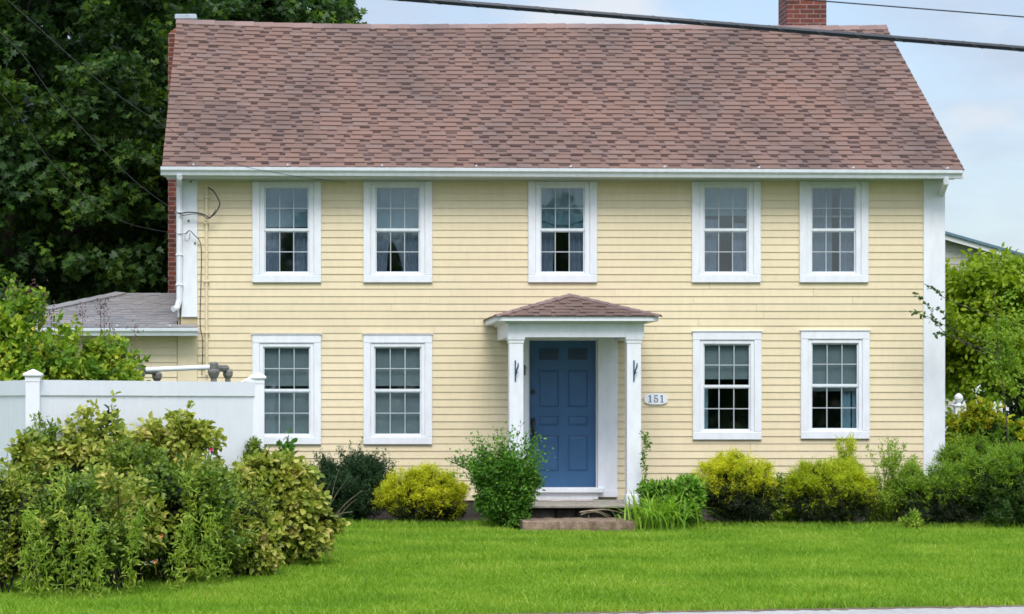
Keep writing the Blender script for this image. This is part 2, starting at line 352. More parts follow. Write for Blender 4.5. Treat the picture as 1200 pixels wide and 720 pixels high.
# openings: window list (centre px, casing top, casing bottom, row)
WIN = [(336, 214, 331.5, 'T'), (466, 214, 331.5, 'T'), (659, 214, 331.5, 'T'), (850.5, 214, 331.5, 'T'), (976.5, 214, 331.5, 'T'),
       (336, 392.5, 521, 'B'), (466, 392.5, 521, 'B'), (851.5, 389, 515.5, 'B'), (978, 388, 514.5, 'B')]
OPEN = []
for c, t, b, r in WIN:
    hw = 27.0 if r == 'T' else 28.5
    zt = t + (4.5 if r == 'T' else 13.5); zb = b - (10 if r == 'T' else 9.5)
    OPEN.append((wx(c - hw), wx(c + hw), wz(zb), wz(zt)))
DX0, DX1, DZ0, DZ1 = wx(619.5), wx(699.5), .47, wz(398.5)
OPEN.append((DX0, DX1, .40, DZ1))
ZB = .36      # bottom of siding
ZT = wz(203, 0)
def wall_cells(m, x0, x1, z0, z1, holes, y0, y1):
    X = sorted({x0, x1} | {h[0] for h in holes} | {h[1] for h in holes}); X = [x for x in X if x0 <= x <= x1]
    for a, b in zip(X, X[1:]):
        hs = sorted((h[2], h[3]) for h in holes if h[0] <= a + 1e-6 and h[1] >= b - 1e-6); z = z0
        for c, d in hs:
            if c > z: m.box(a, b, y0, y1, z, c)
            z = d
        if z < z1: m.box(a, b, y0, y1, z, z1)
m = MB(); wall_cells(m, HX0 + .02, HX1 - .02, .3, ZT, OPEN, 0, .14)
m.box(HX0+.02, HX0+.16, .14, DEP, .3, ZT); m.box(HX1-.16, HX1-.02, .14, DEP, .3, ZT); m.box(HX0+.16, HX1-.16, DEP-.14, DEP, .3, ZT)
for X in (HX0+.02, HX1-.16):   # gable triangles
    m.prism([(-.0, ZT), (DEP, ZT), (RY, ZR - .14)], X, X+.14, 'x')
m.build('wall', M['sheath'], house)
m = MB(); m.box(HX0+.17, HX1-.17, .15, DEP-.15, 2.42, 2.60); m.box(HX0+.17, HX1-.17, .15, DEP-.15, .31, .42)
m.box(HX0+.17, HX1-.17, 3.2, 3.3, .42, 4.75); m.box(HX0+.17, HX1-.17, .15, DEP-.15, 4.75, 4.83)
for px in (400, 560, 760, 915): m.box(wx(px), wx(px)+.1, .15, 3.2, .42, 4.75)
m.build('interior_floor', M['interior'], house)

# clapboards: real wedge boards with butt joints, cut round the openings
rng = random.Random(11)
m = MB(); EXPO = .1015; z = ZB; k = 0
cb_l, cb_r = wx(231.5), wx(1081.5)
casings = []
for (c, t, b, r), o in zip(WIN, OPEN): casings.append((wx(c - 38), wx(c + 38), wz(b - 1), wz(t + 2)))
casings.append((wx(599), wx(721), .3, wz(390)))
top_fr = wz(211)
while z < top_fr + .02:
    z1 = z + EXPO + .012
    # intervals free of openings
    segs = [(cb_l, cb_r)]
    for a, b, c, d in casings:
        if c < z + EXPO * .2 and d > z + EXPO * .8 or (c < z1 and d > z and (c < z + EXPO*.5 < d)):
            ns = []
            for s0, s1 in segs:
                if b <= s0 or a >= s1: ns.append((s0, s1)); continue
                if a > s0: ns.append((s0, a))
                if b < s1: ns.append((b, s1))
            segs = ns
    for s0, s1 in segs:
        x = s0
        while x < s1 - 1e-6:
            ln = rng.uniform(1.6, 4.2); e = s1 if x + ln > s1 - .9 else x + ln
            j = rng.uniform(-.0015, .0015); yb = -.019 + rng.uniform(-.0012, .0012)
            a, b = x + (.0015 if x > s0 else 0), e - (.0015 if e < s1 else 0)
            zz = min(z1, top_fr + .05)
            m.hexa([(a,yb,z+j),(b,yb,z+j),(b,-.001,z+j),(a,-.001,z+j),(a,-.006,zz),(b,-.006,zz),(b,-.001,zz),(a,-.001,zz)])
            x = e
    z += EXPO * (1 + .012 * math.sin(k * 1.7)); k += 1
m.build('clapboard_siding', M['siding'], house)
# gable side clapboards (right side, seen only from a step away) and left
GS = [MB(), MB()]; z = ZB
while z < ZR - .3:
    ya, yb = 0, DEP
    if z > ZT: 
        f = (z + .1 - ZT) / (ZR - ZT); ya = RY * f + .1; yb = DEP - (DEP - RY) * f - .1
    if yb - ya > .2:
        GS[0].hexa([(HX1-.001,ya,z),(HX1+.016,ya,z),(HX1+.016,yb,z),(HX1-.001,yb,z),(HX1-.001,ya,z+.112),(HX1+.004,ya,z+.112),(HX1+.004,yb,z+.112),(HX1-.001,yb,z+.112)])
        GS[1].hexa([(HX0-.016,ya,z),(HX0+.001,ya,z),(HX0+.001,yb,z),(HX0-.016,yb,z),(HX0-.004,ya,z+.112),(HX0+.001,ya,z+.112),(HX0+.001,yb,z+.112),(HX0-.004,yb,z+.112)])
    z += EXPO
for q_ in GS: q_.build('gable_siding', M['siding'], house)
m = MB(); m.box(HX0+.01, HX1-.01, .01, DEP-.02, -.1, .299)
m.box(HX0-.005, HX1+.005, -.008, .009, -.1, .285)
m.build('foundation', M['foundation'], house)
m = MB(); m.bbox(cb_l, wx(598), -.03, -.0, .285, .372, .004); m.bbox(wx(722), cb_r, -.03, 0, .285, .372, .004); m.build('water_table', M['siding'], house)
# corner boards and frieze
m = MB(); m.bbox(wx(213), wx(231.5), -.035, 0, wz(372), wz(204), .005); m.bbox(HX0-.02, HX0+.004, -.03, .16, wz(372), wz(204), .003); m.build('corner_board', M['white'], house)
m = MB(); m.bbox(wx(1081.5), HX1+.022, -.035, 0, .29, wz(205), .005); m.bbox(HX1+.002, HX1+.024, .0, .15, .29, wz(205), .003); m.build('corner_board', M['white'], house)
m = MB(); m.bbox(HX0, HX1+.02, -.045, 0, wz(212.5), wz(203)+.02, .004)
m.box(RX0+.05, RX1-.05, EY+.03, -.0455, ZE0-.135, ZE0-.10)       # soffit
m.build('frieze_board', M['soffit'], house)

# roof: decking + real laminated shingles in courses
def eave_z(x): return ZE0 + (ZE1 - ZE0) * (x - RX0) / (RX1 - RX0)
def ridge_z(x):
    t = (x - RX0) / (RX1 - RX0); return wz(24.5, RY) - .085 * math.sin(min(1, t * 2.2) * math.pi / 2) - .015 * math.sin(t * 9)
def rpt(x, t, h=0.0):
    ze, zr = eave_z(x), ridge_z(x)
    sag = -.03 * math.sin(t * math.pi) * math.sin((x - RX0) / (RX1 - RX0) * math.pi)
    return (x, EY + (RY - EY) * t - h * .55, ze + (zr - ze) * t + h * .83 + sag)
def roof_mesh(rp, x0f, x1f, ncourse, wmin, wmax, top, low, name, parent, seed, th=.006, band=False):
    rng = random.Random(seed); A = MB(); A.m = 0
    for c in range(ncourse):
        t0, t1 = c / ncourse, min(1, (c + 1.12) / ncourse)
        xa, xb = x0f((t0 + t1) / 2), x1f((t0 + t1) / 2)
        # underlay strips (islands vary), then tabs lying on top
        for lay in (0, 1):
            A.m = lay; x = xa - rng.uniform(0, .2) if lay else xa
            while x < xb:
                w = rng.uniform(.14, .40) if lay == 0 else rng.uniform(wmin, wmax)
                a, b = max(x, xa), min(x + w, xb)
                if b - a > .02:
                    h0 = (th + .002) if lay == 0 else th * 2.3; h1 = 0.0012 if lay == 0 else .004
                    dt = rng.uniform(-.03, .03) / ncourse; tt0 = t0 + dt
                    tt0 = max(tt0, -.002)
                    P = [rp(a, tt0, h0 - th), rp(b, tt0, h0 - th), rp(b, t1, h1 - th), rp(a, t1, h1 - th), rp(a, tt0, h0), rp(b, tt0, h0), rp(b, t1, h1), rp(a, t1, h1)]
                    A.hexa(P)
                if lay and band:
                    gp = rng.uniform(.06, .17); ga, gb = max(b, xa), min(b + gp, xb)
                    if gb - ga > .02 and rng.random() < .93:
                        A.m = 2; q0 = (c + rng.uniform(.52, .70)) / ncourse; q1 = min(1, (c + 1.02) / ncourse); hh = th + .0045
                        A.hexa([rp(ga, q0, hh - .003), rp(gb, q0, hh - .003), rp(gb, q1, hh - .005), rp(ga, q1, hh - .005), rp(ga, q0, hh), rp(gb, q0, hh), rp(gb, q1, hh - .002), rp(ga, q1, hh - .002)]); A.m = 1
                    x += w + gp
                else: x += w + (rng.uniform(.07, .22) if lay else 0.0)
    return A.build(name, [low, top, M['band']], parent)
m = MB()
nX = 24
fr, bk = [], []
for i in range(nX + 1):
    x = RX0 + (RX1 - RX0) * i / nX
    a, r_ = rpt(x, 0, -.012), rpt(x, 1, -.012)
    fr.append((a, rpt(x, .5, -.012), r_, (x, DEP + .4, eave_z(x)), (x, DEP + .4, eave_z(x) - .1), (r_[0], r_[1], r_[2] - .1), (rpt(x,.5,-.012)[0], rpt(x,.5,-.012)[1], rpt(x,.5,-.012)[2]-.1), (a[0], a[1], a[2] - .1)))
vs = [p for r in fr for p in r]
m.add(vs, [(i*8+j, (i+1)*8+j, (i+1)*8+(j+1)%8, i*8+(j+1)%8) for i in range(nX) for j in range(8)] + [tuple(range(8)), tuple(range(nX*8+7, nX*8-1, -1))])
m.build('roof_deck', M['soffit'], house)
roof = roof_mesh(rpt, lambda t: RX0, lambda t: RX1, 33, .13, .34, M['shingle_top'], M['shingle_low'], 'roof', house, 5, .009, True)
m = MB(); rng = random.Random(8); x = RX0 - .01
while x < RX1:
    b = min(x + .3, RX1 + .01); za, zb = ridge_z(x), ridge_z(b); h = rng.uniform(0, .004)
    for s in (-1, 1):
        m.hexa([(x, RY, za+.014+h),(b, RY, zb+.022+h),(b, RY+s*.13, zb-.068+h),(x, RY+s*.13, za-.076+h),(x, RY, za+.022+h),(b, RY, zb+.030+h),(b, RY+s*.13, zb-.060+h),(x, RY+s*.13, za-.068+h)])
    x = b
m.build('ridge_cap', M['ridge'], roof)
# rake boards
for X, d in ((RX0+.005, .03), (RX1-.035, .03)):
    a, r_ = rpt(X, 0, -.02), rpt(X, 1, -.02); m = MB()
    m.prism([(a[1]+.03, a[2]-.03), (r_[1], r_[2]-.06), (DEP+.35, a[2]-.10), (DEP+.35, a[2]-.20), (r_[1], r_[2]-.18), (a[1]+.16, a[2]-.055), (a[1]+.03, a[2]-.095)], X, X+d, 'x')
    m.build('rake_board', M['white'], house)

# gutters: K-style profile swept on a slight fall
def gutter(m, x0, x1, y, z0, z1, h=.11, d=.12):
    prof = [(0, 0), (-d*.55, 0), (-d*.68, h*.35), (-d*.95, h*.62), (-d, h), (-d*.9, h), (-d*.86, h*.66), (-d*.6, h*.4), (-d*.5, h*.1), (-.008, h*.1), (-.008, h*1.05), (0, h*1.05)]
    n = len(prof); vs = [(x0, y+p[0], z0+p[1]) for p in prof] + [(x1, y+p[0], z1+p[1]) for p in prof]
    m.add(vs, [(i, (i+1) % n, n+(i+1) % n, n+i) for i in range(n)])
    for x, z, s in ((x0, z0, -1), (x1, z1, 1)): m.prism([(0,0),(-d*.55,0),(-d*.68,h*.35),(-d*.95,h*.62),(-d,h),(0,h)] and [(y+p, z+q) for p, q in [(0,0),(-d*.55,0),(-d*.68,h*.35),(-d*.95,h*.62),(-d,h),(0,h)]], x, x+s*.004, 'x')
m = MB(); gy = EY + .02
gutter(m, wx(188.5, gy-.1), wx(1127.5, gy-.1), gy, wz(205.0, gy-.1), wz(209, gy-.1))
for i in range(9):
    x = -1.3 + i * 1.28; m.box(x, x+.02, gy-.115, gy+.02, wz(194.5+ i*.5, gy), wz(193.5 + i*.5, gy)+.006)
g = m.build('gutter', M['gutter'], house)
m = MB(); m.box(RX0+.02, RX1-.02, EY+.025, EY+.045, ZE0-.13, ZE0-.02); m.build('fascia_board', M['white'], house)
# downspouts
def spout(m, pts, a=.038):
    m.tube(pts, a * 1.2, 4)
m = MB(); yy = -.06
m.tube([(wx(212), gy-.05, wz(206,gy)), (wx(212), gy-.05, wz(208,gy)), (wx(210.5), -.10, wz(216)), (wx(210.5), -.075, wz(222)), (wx(210.5), -.075, wz(352)), (wx(208), -.10, wz(361)), (wx(203.5), -.16, wz(363))], .042, 8)
for py in (250, 300, 335): m.box(wx(206.3), wx(214.7), -.12, -.03, wz(py), wz(py)+.02)
m.build('downspout', M['white'], g)
m = MB()
m.tube([(wx(1107.5,gy), gy-.05, wz(209,gy)), (wx(1107.5,gy), gy-.05, wz(214,gy)), (wx(1101, .2), .25, wz(237,.25)), (HX1+.07, .5, wz(246,.5)), (HX1+.07, .55, .25)], .04, 8)
m.build('downspout', M['white'], g)

# chimneys
m = MB(); cy0, cy1 = 3.85, 4.55
m.box(wx(197, cy0), wx(219, cy0), cy0, cy1, 0, wz(40, cy0)); m.hexa([(wx(197,cy0),cy0,wz(40,cy0)),(wx(219,cy0),cy0,wz(40,cy0)),(wx(219,cy0),cy1,wz(40,cy0)),(wx(197,cy0),cy1,wz(40,cy0)),(wx(207,cy0),cy0+.1,wz(30,cy0)),(wx(227,cy0),cy0+.1,wz(30,cy0)),(wx(227,cy0),cy1-.1,wz(30,cy0)),(wx(207,cy0),cy1-.1,wz(30,cy0))])
m.box(wx(207,cy0), wx(227,cy0), cy0+.1, cy1-.1, wz(30,cy0), wz(22.5,cy0))
ch = m.build('side_chimney', M['brick'], house)
m = MB(); m.sqstack((wx(207,cy0)+wx(227,cy0))/2, (cy0+cy1)/2, [(.115, wz(22.5,cy0)), (.115, wz(20,cy0)), (.14, wz(19.9,cy0)), (.168, wz(19.5,cy0)), (.168, wz(15,cy0)), (.15, wz(14,cy0)), (.05, wz(13.5,cy0))])
m.build('flue_cap', M['steel'], ch)
m = MB(); x0, x1 = wx(922.5, 4.2), wx(968.5, 4.2); zc = wz(33, 4.2)
m.box(x0, x1, 4.2, 4.85, ZR-.6, 8.45); m.box(x0-.03, x1+.03, 4.17, 4.88, 8.45, 8.52); m.box(x0-.06, x1+.06, 4.14, 4.91, 8.52, 8.66); m.box(x0-.02, x1+.02, 4.18, 4.87, 8.66, 8.72)
m.build('brick_chimney', M['brick'], house)

# windows
def curtain(m, x0, x1, z0, z1, y, seed, amp=.018, n=26, tie=0.0):
    rng = random.Random(seed); ph = rng.uniform(0, 6); vs = []
    nz = 8
    for j in range(nz + 1):
        s = j / nz; z = z1 + (z0 - z1) * s
        for i in range(n + 1):
            u = i / n; w = 1 - tie * math.sin(s * math.pi * .5) * .55
            x = x0 + (x1 - x0) * (u * w if tie >= 0 else 1 - (1 - u) * (1 + tie * math.sin(s*math.pi*.5) * .55))
            vs.append((x, y + amp * math.sin(u * (x1-x0) * 75 + ph + .4 * math.sin(3*s)) * (.5 + .5 * s), z))
    m.add(vs, [(j*(n+1)+i, j*(n+1)+i+1, (j+1)*(n+1)+i+1, (j+1)*(n+1)+i) for j in range(nz) for i in range(n)])
def valance(m, x0, x1, zt, zb, y, sag=.05):
    n = 24; vs = []
    for s in (0, .5, 1):
        for i in range(n + 1):
            u = i / n; z = zt + (zb - zt) * s - sag * s * math.sin(u * math.pi) ; vs.append((x0 + (x1-x0)*u, y + .012*math.sin(u*22+s*3), z))
    m.add(vs, [(j*(n+1)+i, j*(n+1)+i+1, (j+1)*(n+1)+i+1, (j+1)*(n+1)+i) for j in range(2) for i in range(n)])
WL = ['upper window above the left end, dark centre gap between its lower drapes', 'upper window with a diagonal drape in its lower sash', 'upper window above the porch roof',
      'upper window with a half drawn blind over a dark lower sash', 'darkest upper window near the right corner, raised inner sash showing',
      'lower window partly hidden by the white fence post', 'lower window with grey shades between fence and porch',
      'lower window beside the house number with a dark uncovered lower sash', 'lower window with a grey drape on the right third']
for wi, ((c, t, b, r), o) in enumerate(zip(WIN, OPEN)):
    ox0, ox1, oz0, oz1 = o
    cx0, cx1 = wx(c - 40.3), wx(c + 40.3); cz0, cz1 = wz(b), wz(t)
    m = MB(); cw = .100
    if r == 'T': cz1 = wz(213)
    # outer casing: proud flat band, then a stepped inner band
    m.bbox(cx0, cx0+cw, -.052, 0, cz0+.105, cz1-(.0 if r=='T' else .115), .005); m.bbox(cx1-cw, cx1, -.052, 0, cz0+.105, cz1-(.0 if r=='T' else .115), .005)
    m.bbox(cx0, cx1, -.055, 0, cz0, cz0+.105, .006)
    if r == 'B': m.bbox(cx0, cx1, -.055, 0, cz1-.115, cz1, .006)
    else: m.bbox(cx0+cw, cx1-cw, -.03, 0, cz1-.04, cz1, .004)
    iz1 = cz1-.115 if r == 'B' else cz1-.04
    m.bbox(cx0+cw, ox0+.012, -.036, .02, cz0+.105, iz1, .005); m.bbox(ox1-.012, cx1-cw, -.036, .02, cz0+.105, iz1, .005)
    m.bbox(ox0+.012, ox1-.012, -.036, .02, cz0+.105, oz0+.010, .004)
    m.bbox(ox0+.012, ox1-.012, -.036, .02, oz1-.010, iz1, .004)
    if r == 'B': m.bbox(cx0-.012, cx1+.012, -.07, 0, cz1, cz1+.012, .003)
    # dark reveal
    m.box(ox0, ox0+.012, .02, .13, oz0, oz1); m.box(ox1-.012, ox1, .02, .13, oz0, oz1); m.box(ox0+.012, ox1-.012, .02, .13, oz0, oz0+.01); m.box(ox0+.012, ox1-.012, .02, .13, oz1-.01, oz1)
    w = m.build('window', M['white'], house, label=WL[wi])
    # sashes
    m = MB(); a0, a1, b0, b1 = ox0+.0125, ox1-.0125, oz0+.0105, oz1-.0105
    mid = wz(269.5) if r == 'T' else (wz(457.6) if wi in (5, 6) else wz(452.8 if wi == 7 else 451.8))
    fr = .016; mu = .0065; G = MB()
    def sash(m, z0, z1, y0, y1, rail_b, rail_t):
        m.box(a0, a0+fr, y0, y1, z0, z1); m.box(a1-fr, a1, y0, y1, z0, z1)
        m.box(a0+fr, a1-fr, y0, y1, z0, z0+rail_b); m.box(a0+fr, a1-fr, y0, y1, z1-rail_t, z1)
        gx0, gx1, gz0, gz1 = a0+fr, a1-fr, z0+rail_b, z1-rail_t
        for q in (1, 2):
            x = gx0 + (gx1-gx0)*q/3; G.box(x-mu, x+mu, y0+.006, y1-.004, gz0, gz1)
        zm = (gz0+gz1)/2
        for q in range(3):
            xa = gx0 + (gx1-gx0)*q/3 + (mu if q else 0); xb = gx0 + (gx1-gx0)*(q+1)/3 - (mu if q < 2 else 0)
            G.box(xa, xb, y0+.007, y1-.005, zm-mu, zm+mu)
    sash(m, mid-.017, b1, -.008, .014, .036, .016)
    sash(m, b0, mid-.0175, .006, .030, .026, .014)
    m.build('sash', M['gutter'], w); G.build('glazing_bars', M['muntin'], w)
    m = MB(); m.box(a0+.005, a1-.005, .001, .004, mid, b1-.01); m.box(a0+.005, a1-.005, .016, .019, b0+.01, mid-.02); m.build('pane', M['glass'], w)
    # what hangs behind the glass
    wdt = a1 - a0; S1 = MB(); gap = .06; cmat = M['drape'] if wi < 5 else M['drape_pale']
    def CU(*a, **k): q = MB(); curtain(q, *a, **k); q.build('curtain', cmat, w, smooth=True)
    def VA(*a, **k): q = MB(); valance(q, *a, **k); q.build('valance', M['drape_pale'], w, smooth=True)
    if wi == 0:
        VA( a0, a1, b1, b1-.15, gap); S1.box(a0, a1, .085, .088, wz(264), b1); S1.box(a0, a1, .08, .092, wz(264)-.02, wz(264))
        CU( a0, a0+wdt*.33, b0, mid, gap+.04, 1); CU( a1-wdt*.36, a1, b0, mid, gap+.04, 2)
    elif wi == 1:
        VA( a0, a1, b1-.02, b1-.12, gap, .12); S1.box(a0, a1, .085, .088, mid-.02, b1)
        CU( a0, a0+wdt*.36, b0, mid, gap+.04, 3, tie=.5); CU( a1-wdt*.75, a1, b0, mid, gap+.05, 4, tie=-.9)
    elif wi == 2:
        VA( a0, a1, wz(250), wz(257), gap, .08); S1.box(a0, a1, .085, .088, mid, b1)
        CU( a0, a0+wdt*.37, b0, mid+.02, gap+.05, 5, tie=.3); CU( a1-wdt*.36, a1, b0, mid+.02, gap+.05, 6, tie=-.3)
    elif wi == 3:
        S1.box(a0, a1, .075, .078, wz(250), b1); S1.box(a0, a1, .07, .082, wz(252.5), wz(250))
        CU( a0, a0+wdt*.36, b0, mid+.15, gap+.04, 7, tie=.2); CU( a1-wdt*.32, a1, b0, mid+.1, gap+.04, 8)
    elif wi == 4:
        CU( a0, a0+wdt*.52, b0, b1, .12, 9, .01); CU( a1-wdt*.33, a1, b0, b1, .12, 10, .02)
        S1.m = 0; S1.box(a0, a1, .045, .06, wz(254.5), wz(252.5))
        for q in (1, 2): S1.box(a0+wdt*q/3-.006, a0+wdt*q/3+.006, .045, .055, wz(268), wz(254.5))
    elif wi in (5, 6):
        S1.box(a0, a1, .06, .063, wz(451), b1); S1.box(a0, a1, .055, .068, wz(452.5), wz(450)); S1.box(a0, a1, .08, .083, b0, mid-.02)
    elif wi == 7:
        S1.box(a0, a1, .06, .063, wz(443), b1); S1.box(a0, a1, .055, .068, wz(444.5), wz(442.5)); CU( a0, a0+wdt*.13, b0, mid, gap+.04, 12, .006, 10)
    elif wi == 8:
        S1.box(a0, a1, .06, .063, wz(457), b1); S1.box(a0, a1, .055, .068, wz(458.5), wz(456)); CU( a1-wdt*.33, a1-wdt*.12, b0, mid, gap+.04, 13, .008, 12); CU( a1-wdt*.09, a1, b0, mid, gap+.04, 14, .006, 8)
    S1.build('shade' if wi != 4 else 'blind_rail', M['drape_pale'] if wi in (0,1,2,3) else M['shade'], w)

# front door
m = MB(); y0 = .055
m.box(DX0+.012, DX1-.012, y0, y0+.045, DZ0, DZ1-.01)
W_ = DX1 - DX0
def panel(m, xa, xb, za, zb, yf):
    m.bbox(xa, xb, yf-.001, yf+.02, za, zb, .02) if False else None
    # stiles around a sunk raised-panel
cols = [(wx(632), wx(655)), (wx(666), wx(689))]
rows_ = [(wz(422), wz(408)), (wz(477.5), wz(434)), (wz(499), wz(488)), (wz(552.5), wz(511))]
holes = [(a, b, c, d) for a, b in cols for c, d in rows_]
wall_cells(m, DX0+.012, DX1-.012, DZ0, DZ1-.01, holes, y0-.014, y0-.0005)
for a, b, c, d in holes:
    if c > wz(430): continue
    i = .022; m.add([(a+.004,y0-.002,c+.004),(b-.004,y0-.002,c+.004),(b-.004,y0-.002,d-.004),(a+.004,y0-.002,d-.004),(a+i+.012,y0-.011,c+i+.008),(b-i-.012,y0-.011,c+i+.008),(b-i-.012,y0-.011,d-i-.008),(a+i+.012,y0-.011,d-i-.008)],
                    [(0,1,5,4),(1,2,6,5),(2,3,7,6),(3,0,4,7),(4,5,6,7)])
door = m.build('door', M['door'], house, label='blue panelled front door with two small dark panes at the top')
for a, b in cols:
    m = MB(); m.box(a+.01, b-.01, y0-.006, y0-.002, rows_[0][0]+.01, rows_[0][1]-.01); m.build('door_pane', M['pane_dark'], door)
m = MB(); hx = wx(625)
m.tube([(hx, y0-.01, wz(492)), (hx, y0-.05, wz(495)), (hx+.004, y0-.07, wz(503)), (hx, y0-.055, wz(512)), (hx, y0-.01, wz(517))], .012, 8)
m.bbox(hx-.022, hx+.022, y0-.02, y0-.012, wz(519), wz(490), .004); m.bbox(hx-.03, hx+.03, y0-.024, y0-.012, wz(498), wz(490.5), .006)
m.tube([(hx, y0-.012, wz(493)), (hx, y0-.06, wz(493.5))], .014, 8)
m.build('door_handle', M['dark'], door)
m = MB(); m.tube([(hx, y0-.012, wz(459.5)), (hx, y0-.045, wz(459.5))], [.032, .026], 14); m.build('deadbolt', M['dark'], door)
# door surround with broad pilasters
m = MB()
for a, b in ((597, 619.2), (700, 723)):
    q = MB(); q.bbox(wx(a), wx(b), -.06, 0, .335, wz(384), .006); q.bbox(wx(a)-.004, wx(b)+.004, -.068, -.061, .335, .43, .003); q.build('door_pilaster', M['white'], house)
m.bbox(wx(597), wx(723), -.05, 0, wz(398), wz(384.2), .004) if False else m.bbox(wx(619.3), wx(699.9), -.05, .0, DZ1, wz(384), .004)
for a, b in ((DX0, DX0+.011), (DX1-.011, DX1)): m.box(a, b, .0, .12, DZ0, DZ1-.01)
m.box(DX0, DX1, .0, .12, DZ1-.009, DZ1-.001)
m.build('door_surround', M['white'], house)
m = MB(); m.bbox(wx(619.4), wx(706), -.16, .05, wz(577.5), .468, .012); m.bbox(wx(619.4), wx(699.8), -.10, .05, .304, wz(577.6), .004); m.build('door_sill', M['white'], house)

# porch
porch = empty('porch', ORG['colonial_house'], None, None)
del_porch = porch
porch.parent = house; porch.location = (0, 0, 0); ORG[porch.name] = ORG['colonial_house'].copy()
PF, PE = -1.60, -1.76           # column face, eave edge
ex0, ex1 = wx(586.5, PE), wx(767.5, PE)
m = MB(); fx0, fx1 = wx(595, PF), wx(755, PF); zb, zt_ = wz(395.5, PF), wz(379, PF)
m.bbox(fx0, fx1, PF, PF+.2, zb, zt_, .004); m.box(fx0, fx0+.16, PF+.2, -.035, zb, zt_); m.box(fx1-.16, fx1, PF+.2, -.035, zb, zt_)
m.box(fx0+.16, fx1-.16, PF+.2, -.07, zt_-.03, zt_-.001)     # ceiling
# crown: stepped moulding
for o_, za, zc in ((.035, zt_, zt_+.022), (.16, zt_+.0225, wz(371.3, PE))):
    m.bbox(fx0-o_, fx1+o_, PF-o_, PF-o_+.02+o_, za, zc, .003); m.box(fx0-o_, fx0+.05, PF+.02, -.02, za, zc); m.box(fx1-.05, fx1+o_, PF+.02, -.02, za, zc)
    m.box(fx0+.05, fx1-.05, PF+.021, -.07, za+.001, zc-.002)
m.build('entablature', M['white'], porch)
ez = wz(371.3, PE) + .004; AX = wx(667.5, -1.0); AZ = wz(345, -1.0)
m = MB()
E = [(fx0-.185, PF-.185), (fx1+.185, PF-.185), (fx1+.185, -.02), (fx0-.185, -.02)]
m.add([(E[0][0],E[0][1],ez),(E[1][0],E[1][1],ez),(E[2][0],E[2][1],ez),(E[3][0],E[3][1],ez),(AX,-1.0,AZ-.02),(AX,-.02,AZ-.02)], [(0,1,4),(1,2,5,4),(3,0,4,5),(0,3,2,1),(2,3,5)])
m.m = 1; rng = random.Random(21)
def face_courses(P0, P1, A0, A1, nc):
    """tabs on the trapezoid from eave P0-P1 to top A0-A1"""
    P0, P1, A0, A1 = map(Vector, (P0, P1, A0, A1)); nrm = (P1-P0).cross(A0-P0).normalized()
    if nrm.z < 0: nrm = -nrm
    for c in range(nc):
        t0, t1 = c/nc, min(1, (c+1.1)/nc)
        for lay in (0, 1):
            a0, b0 = P0.lerp(A0, t0), P1.lerp(A1, t0); a1, b1 = P0.lerp(A0, t1), P1.lerp(A1, t1); ln = max((b0-a0).length, .05); ln1 = (b1-a1).length
            ux = (P1-P0).normalized(); x = 0.0; off = (a1-a0).dot(ux)
            while x < ln - .01:
                w = rng.uniform(.12, .26); e = min(x+w, ln)
                lo, hi = max(x, 0), e
                t_lo, t_hi = min(max(lo, off), off+ln1), min(max(hi, off), off+ln1)
                h0, h1 = (.009, .003) if lay == 0 else (.019, .010)
                perp0 = a0; up = (a1-a0) - ux*off
                q = [a0+ux*lo, a0+ux*hi, a0+ux*t_hi+up, a0+ux*t_lo+up]
                m.m = 1 if lay == 0 else 2
                m.hexa([q[0]+nrm*(h0-.007), q[1]+nrm*(h0-.007), q[2]+nrm*(h1-.003), q[3]+nrm*(h1-.003), q[0]+nrm*h0, q[1]+nrm*h0, q[2]+nrm*h1, q[3]+nrm*h1])
                x = e + (rng.uniform(.06, .16) if lay else 0)
z_ = lambda p, z: (p[0], p[1], z)
face_courses(z_(E[0], ez), z_(E[1], ez), (AX,-1.0,AZ-.02), (AX,-1.0,AZ-.02), 7)
face_courses(z_(E[1], ez), z_(E[2], ez), (AX,-1.0,AZ-.02), (AX,-.02,AZ-.02), 8)
face_courses(z_(E[3], ez), z_(E[0], ez), (AX,-.02,AZ-.02), (AX,-1.0,AZ-.02), 8)
m.m = 3
for a in (E[0], E[1]):
    A = Vector((a[0], a[1], ez+.012)); B = Vector((AX, -1.0, AZ)); n = 9; d = (B-A)
    s = Vector((-d.y, d.x, 0)).normalized()*.06
    for i in range(n):
        p, q = A+d*(i/n), A+d*((i+1.1)/n); l_ = Vector((0,0,.006+.008))
        m.hexa([p-s-Vector((0,0,.022)), p-s*0+Vector((0,0,.004)), q+Vector((0,0,.0)), q-s-Vector((0,0,.026)), p-s-Vector((0,0,.012)), p+Vector((0,0,.014)), q+Vector((0,0,.008)), q-s-Vector((0,0,.018))])
        m.hexa([p, p+s-Vector((0,0,.026)), q+s-Vector((0,0,.03)), q-Vector((0,0,.004)), p+Vector((0,0,.014)), p+s-Vector((0,0,.012)), q+s-Vector((0,0,.018)), q+Vector((0,0,.008))])
m.build('porch_roof', [M['white'], M['shingle_low'], M['shingle_top'], M['ridge']], porch)
for a, b in ((597, 613.5), (735, 751.5)):
    m = MB(); cx = (wx(a, PF)+wx(b, PF))/2; h = (wx(b, PF)-wx(a, PF))/2; cy = PF+h+.015
    m.sqstack(cx, cy, [(h*1.12, .305), (h*1.12, .42), (h*1.0, .435), (h*.985, wz(403,PF)), (h*1.0, wz(402.5,PF)), (h*1.08, wz(402,PF)), (h*1.08, wz(400,PF)), (h*1.16, wz(398.5,PF)), (h*1.22, wz(397.5,PF)), (h*1.22, zb-.001)])
    m.build('column', M['white'], porch)
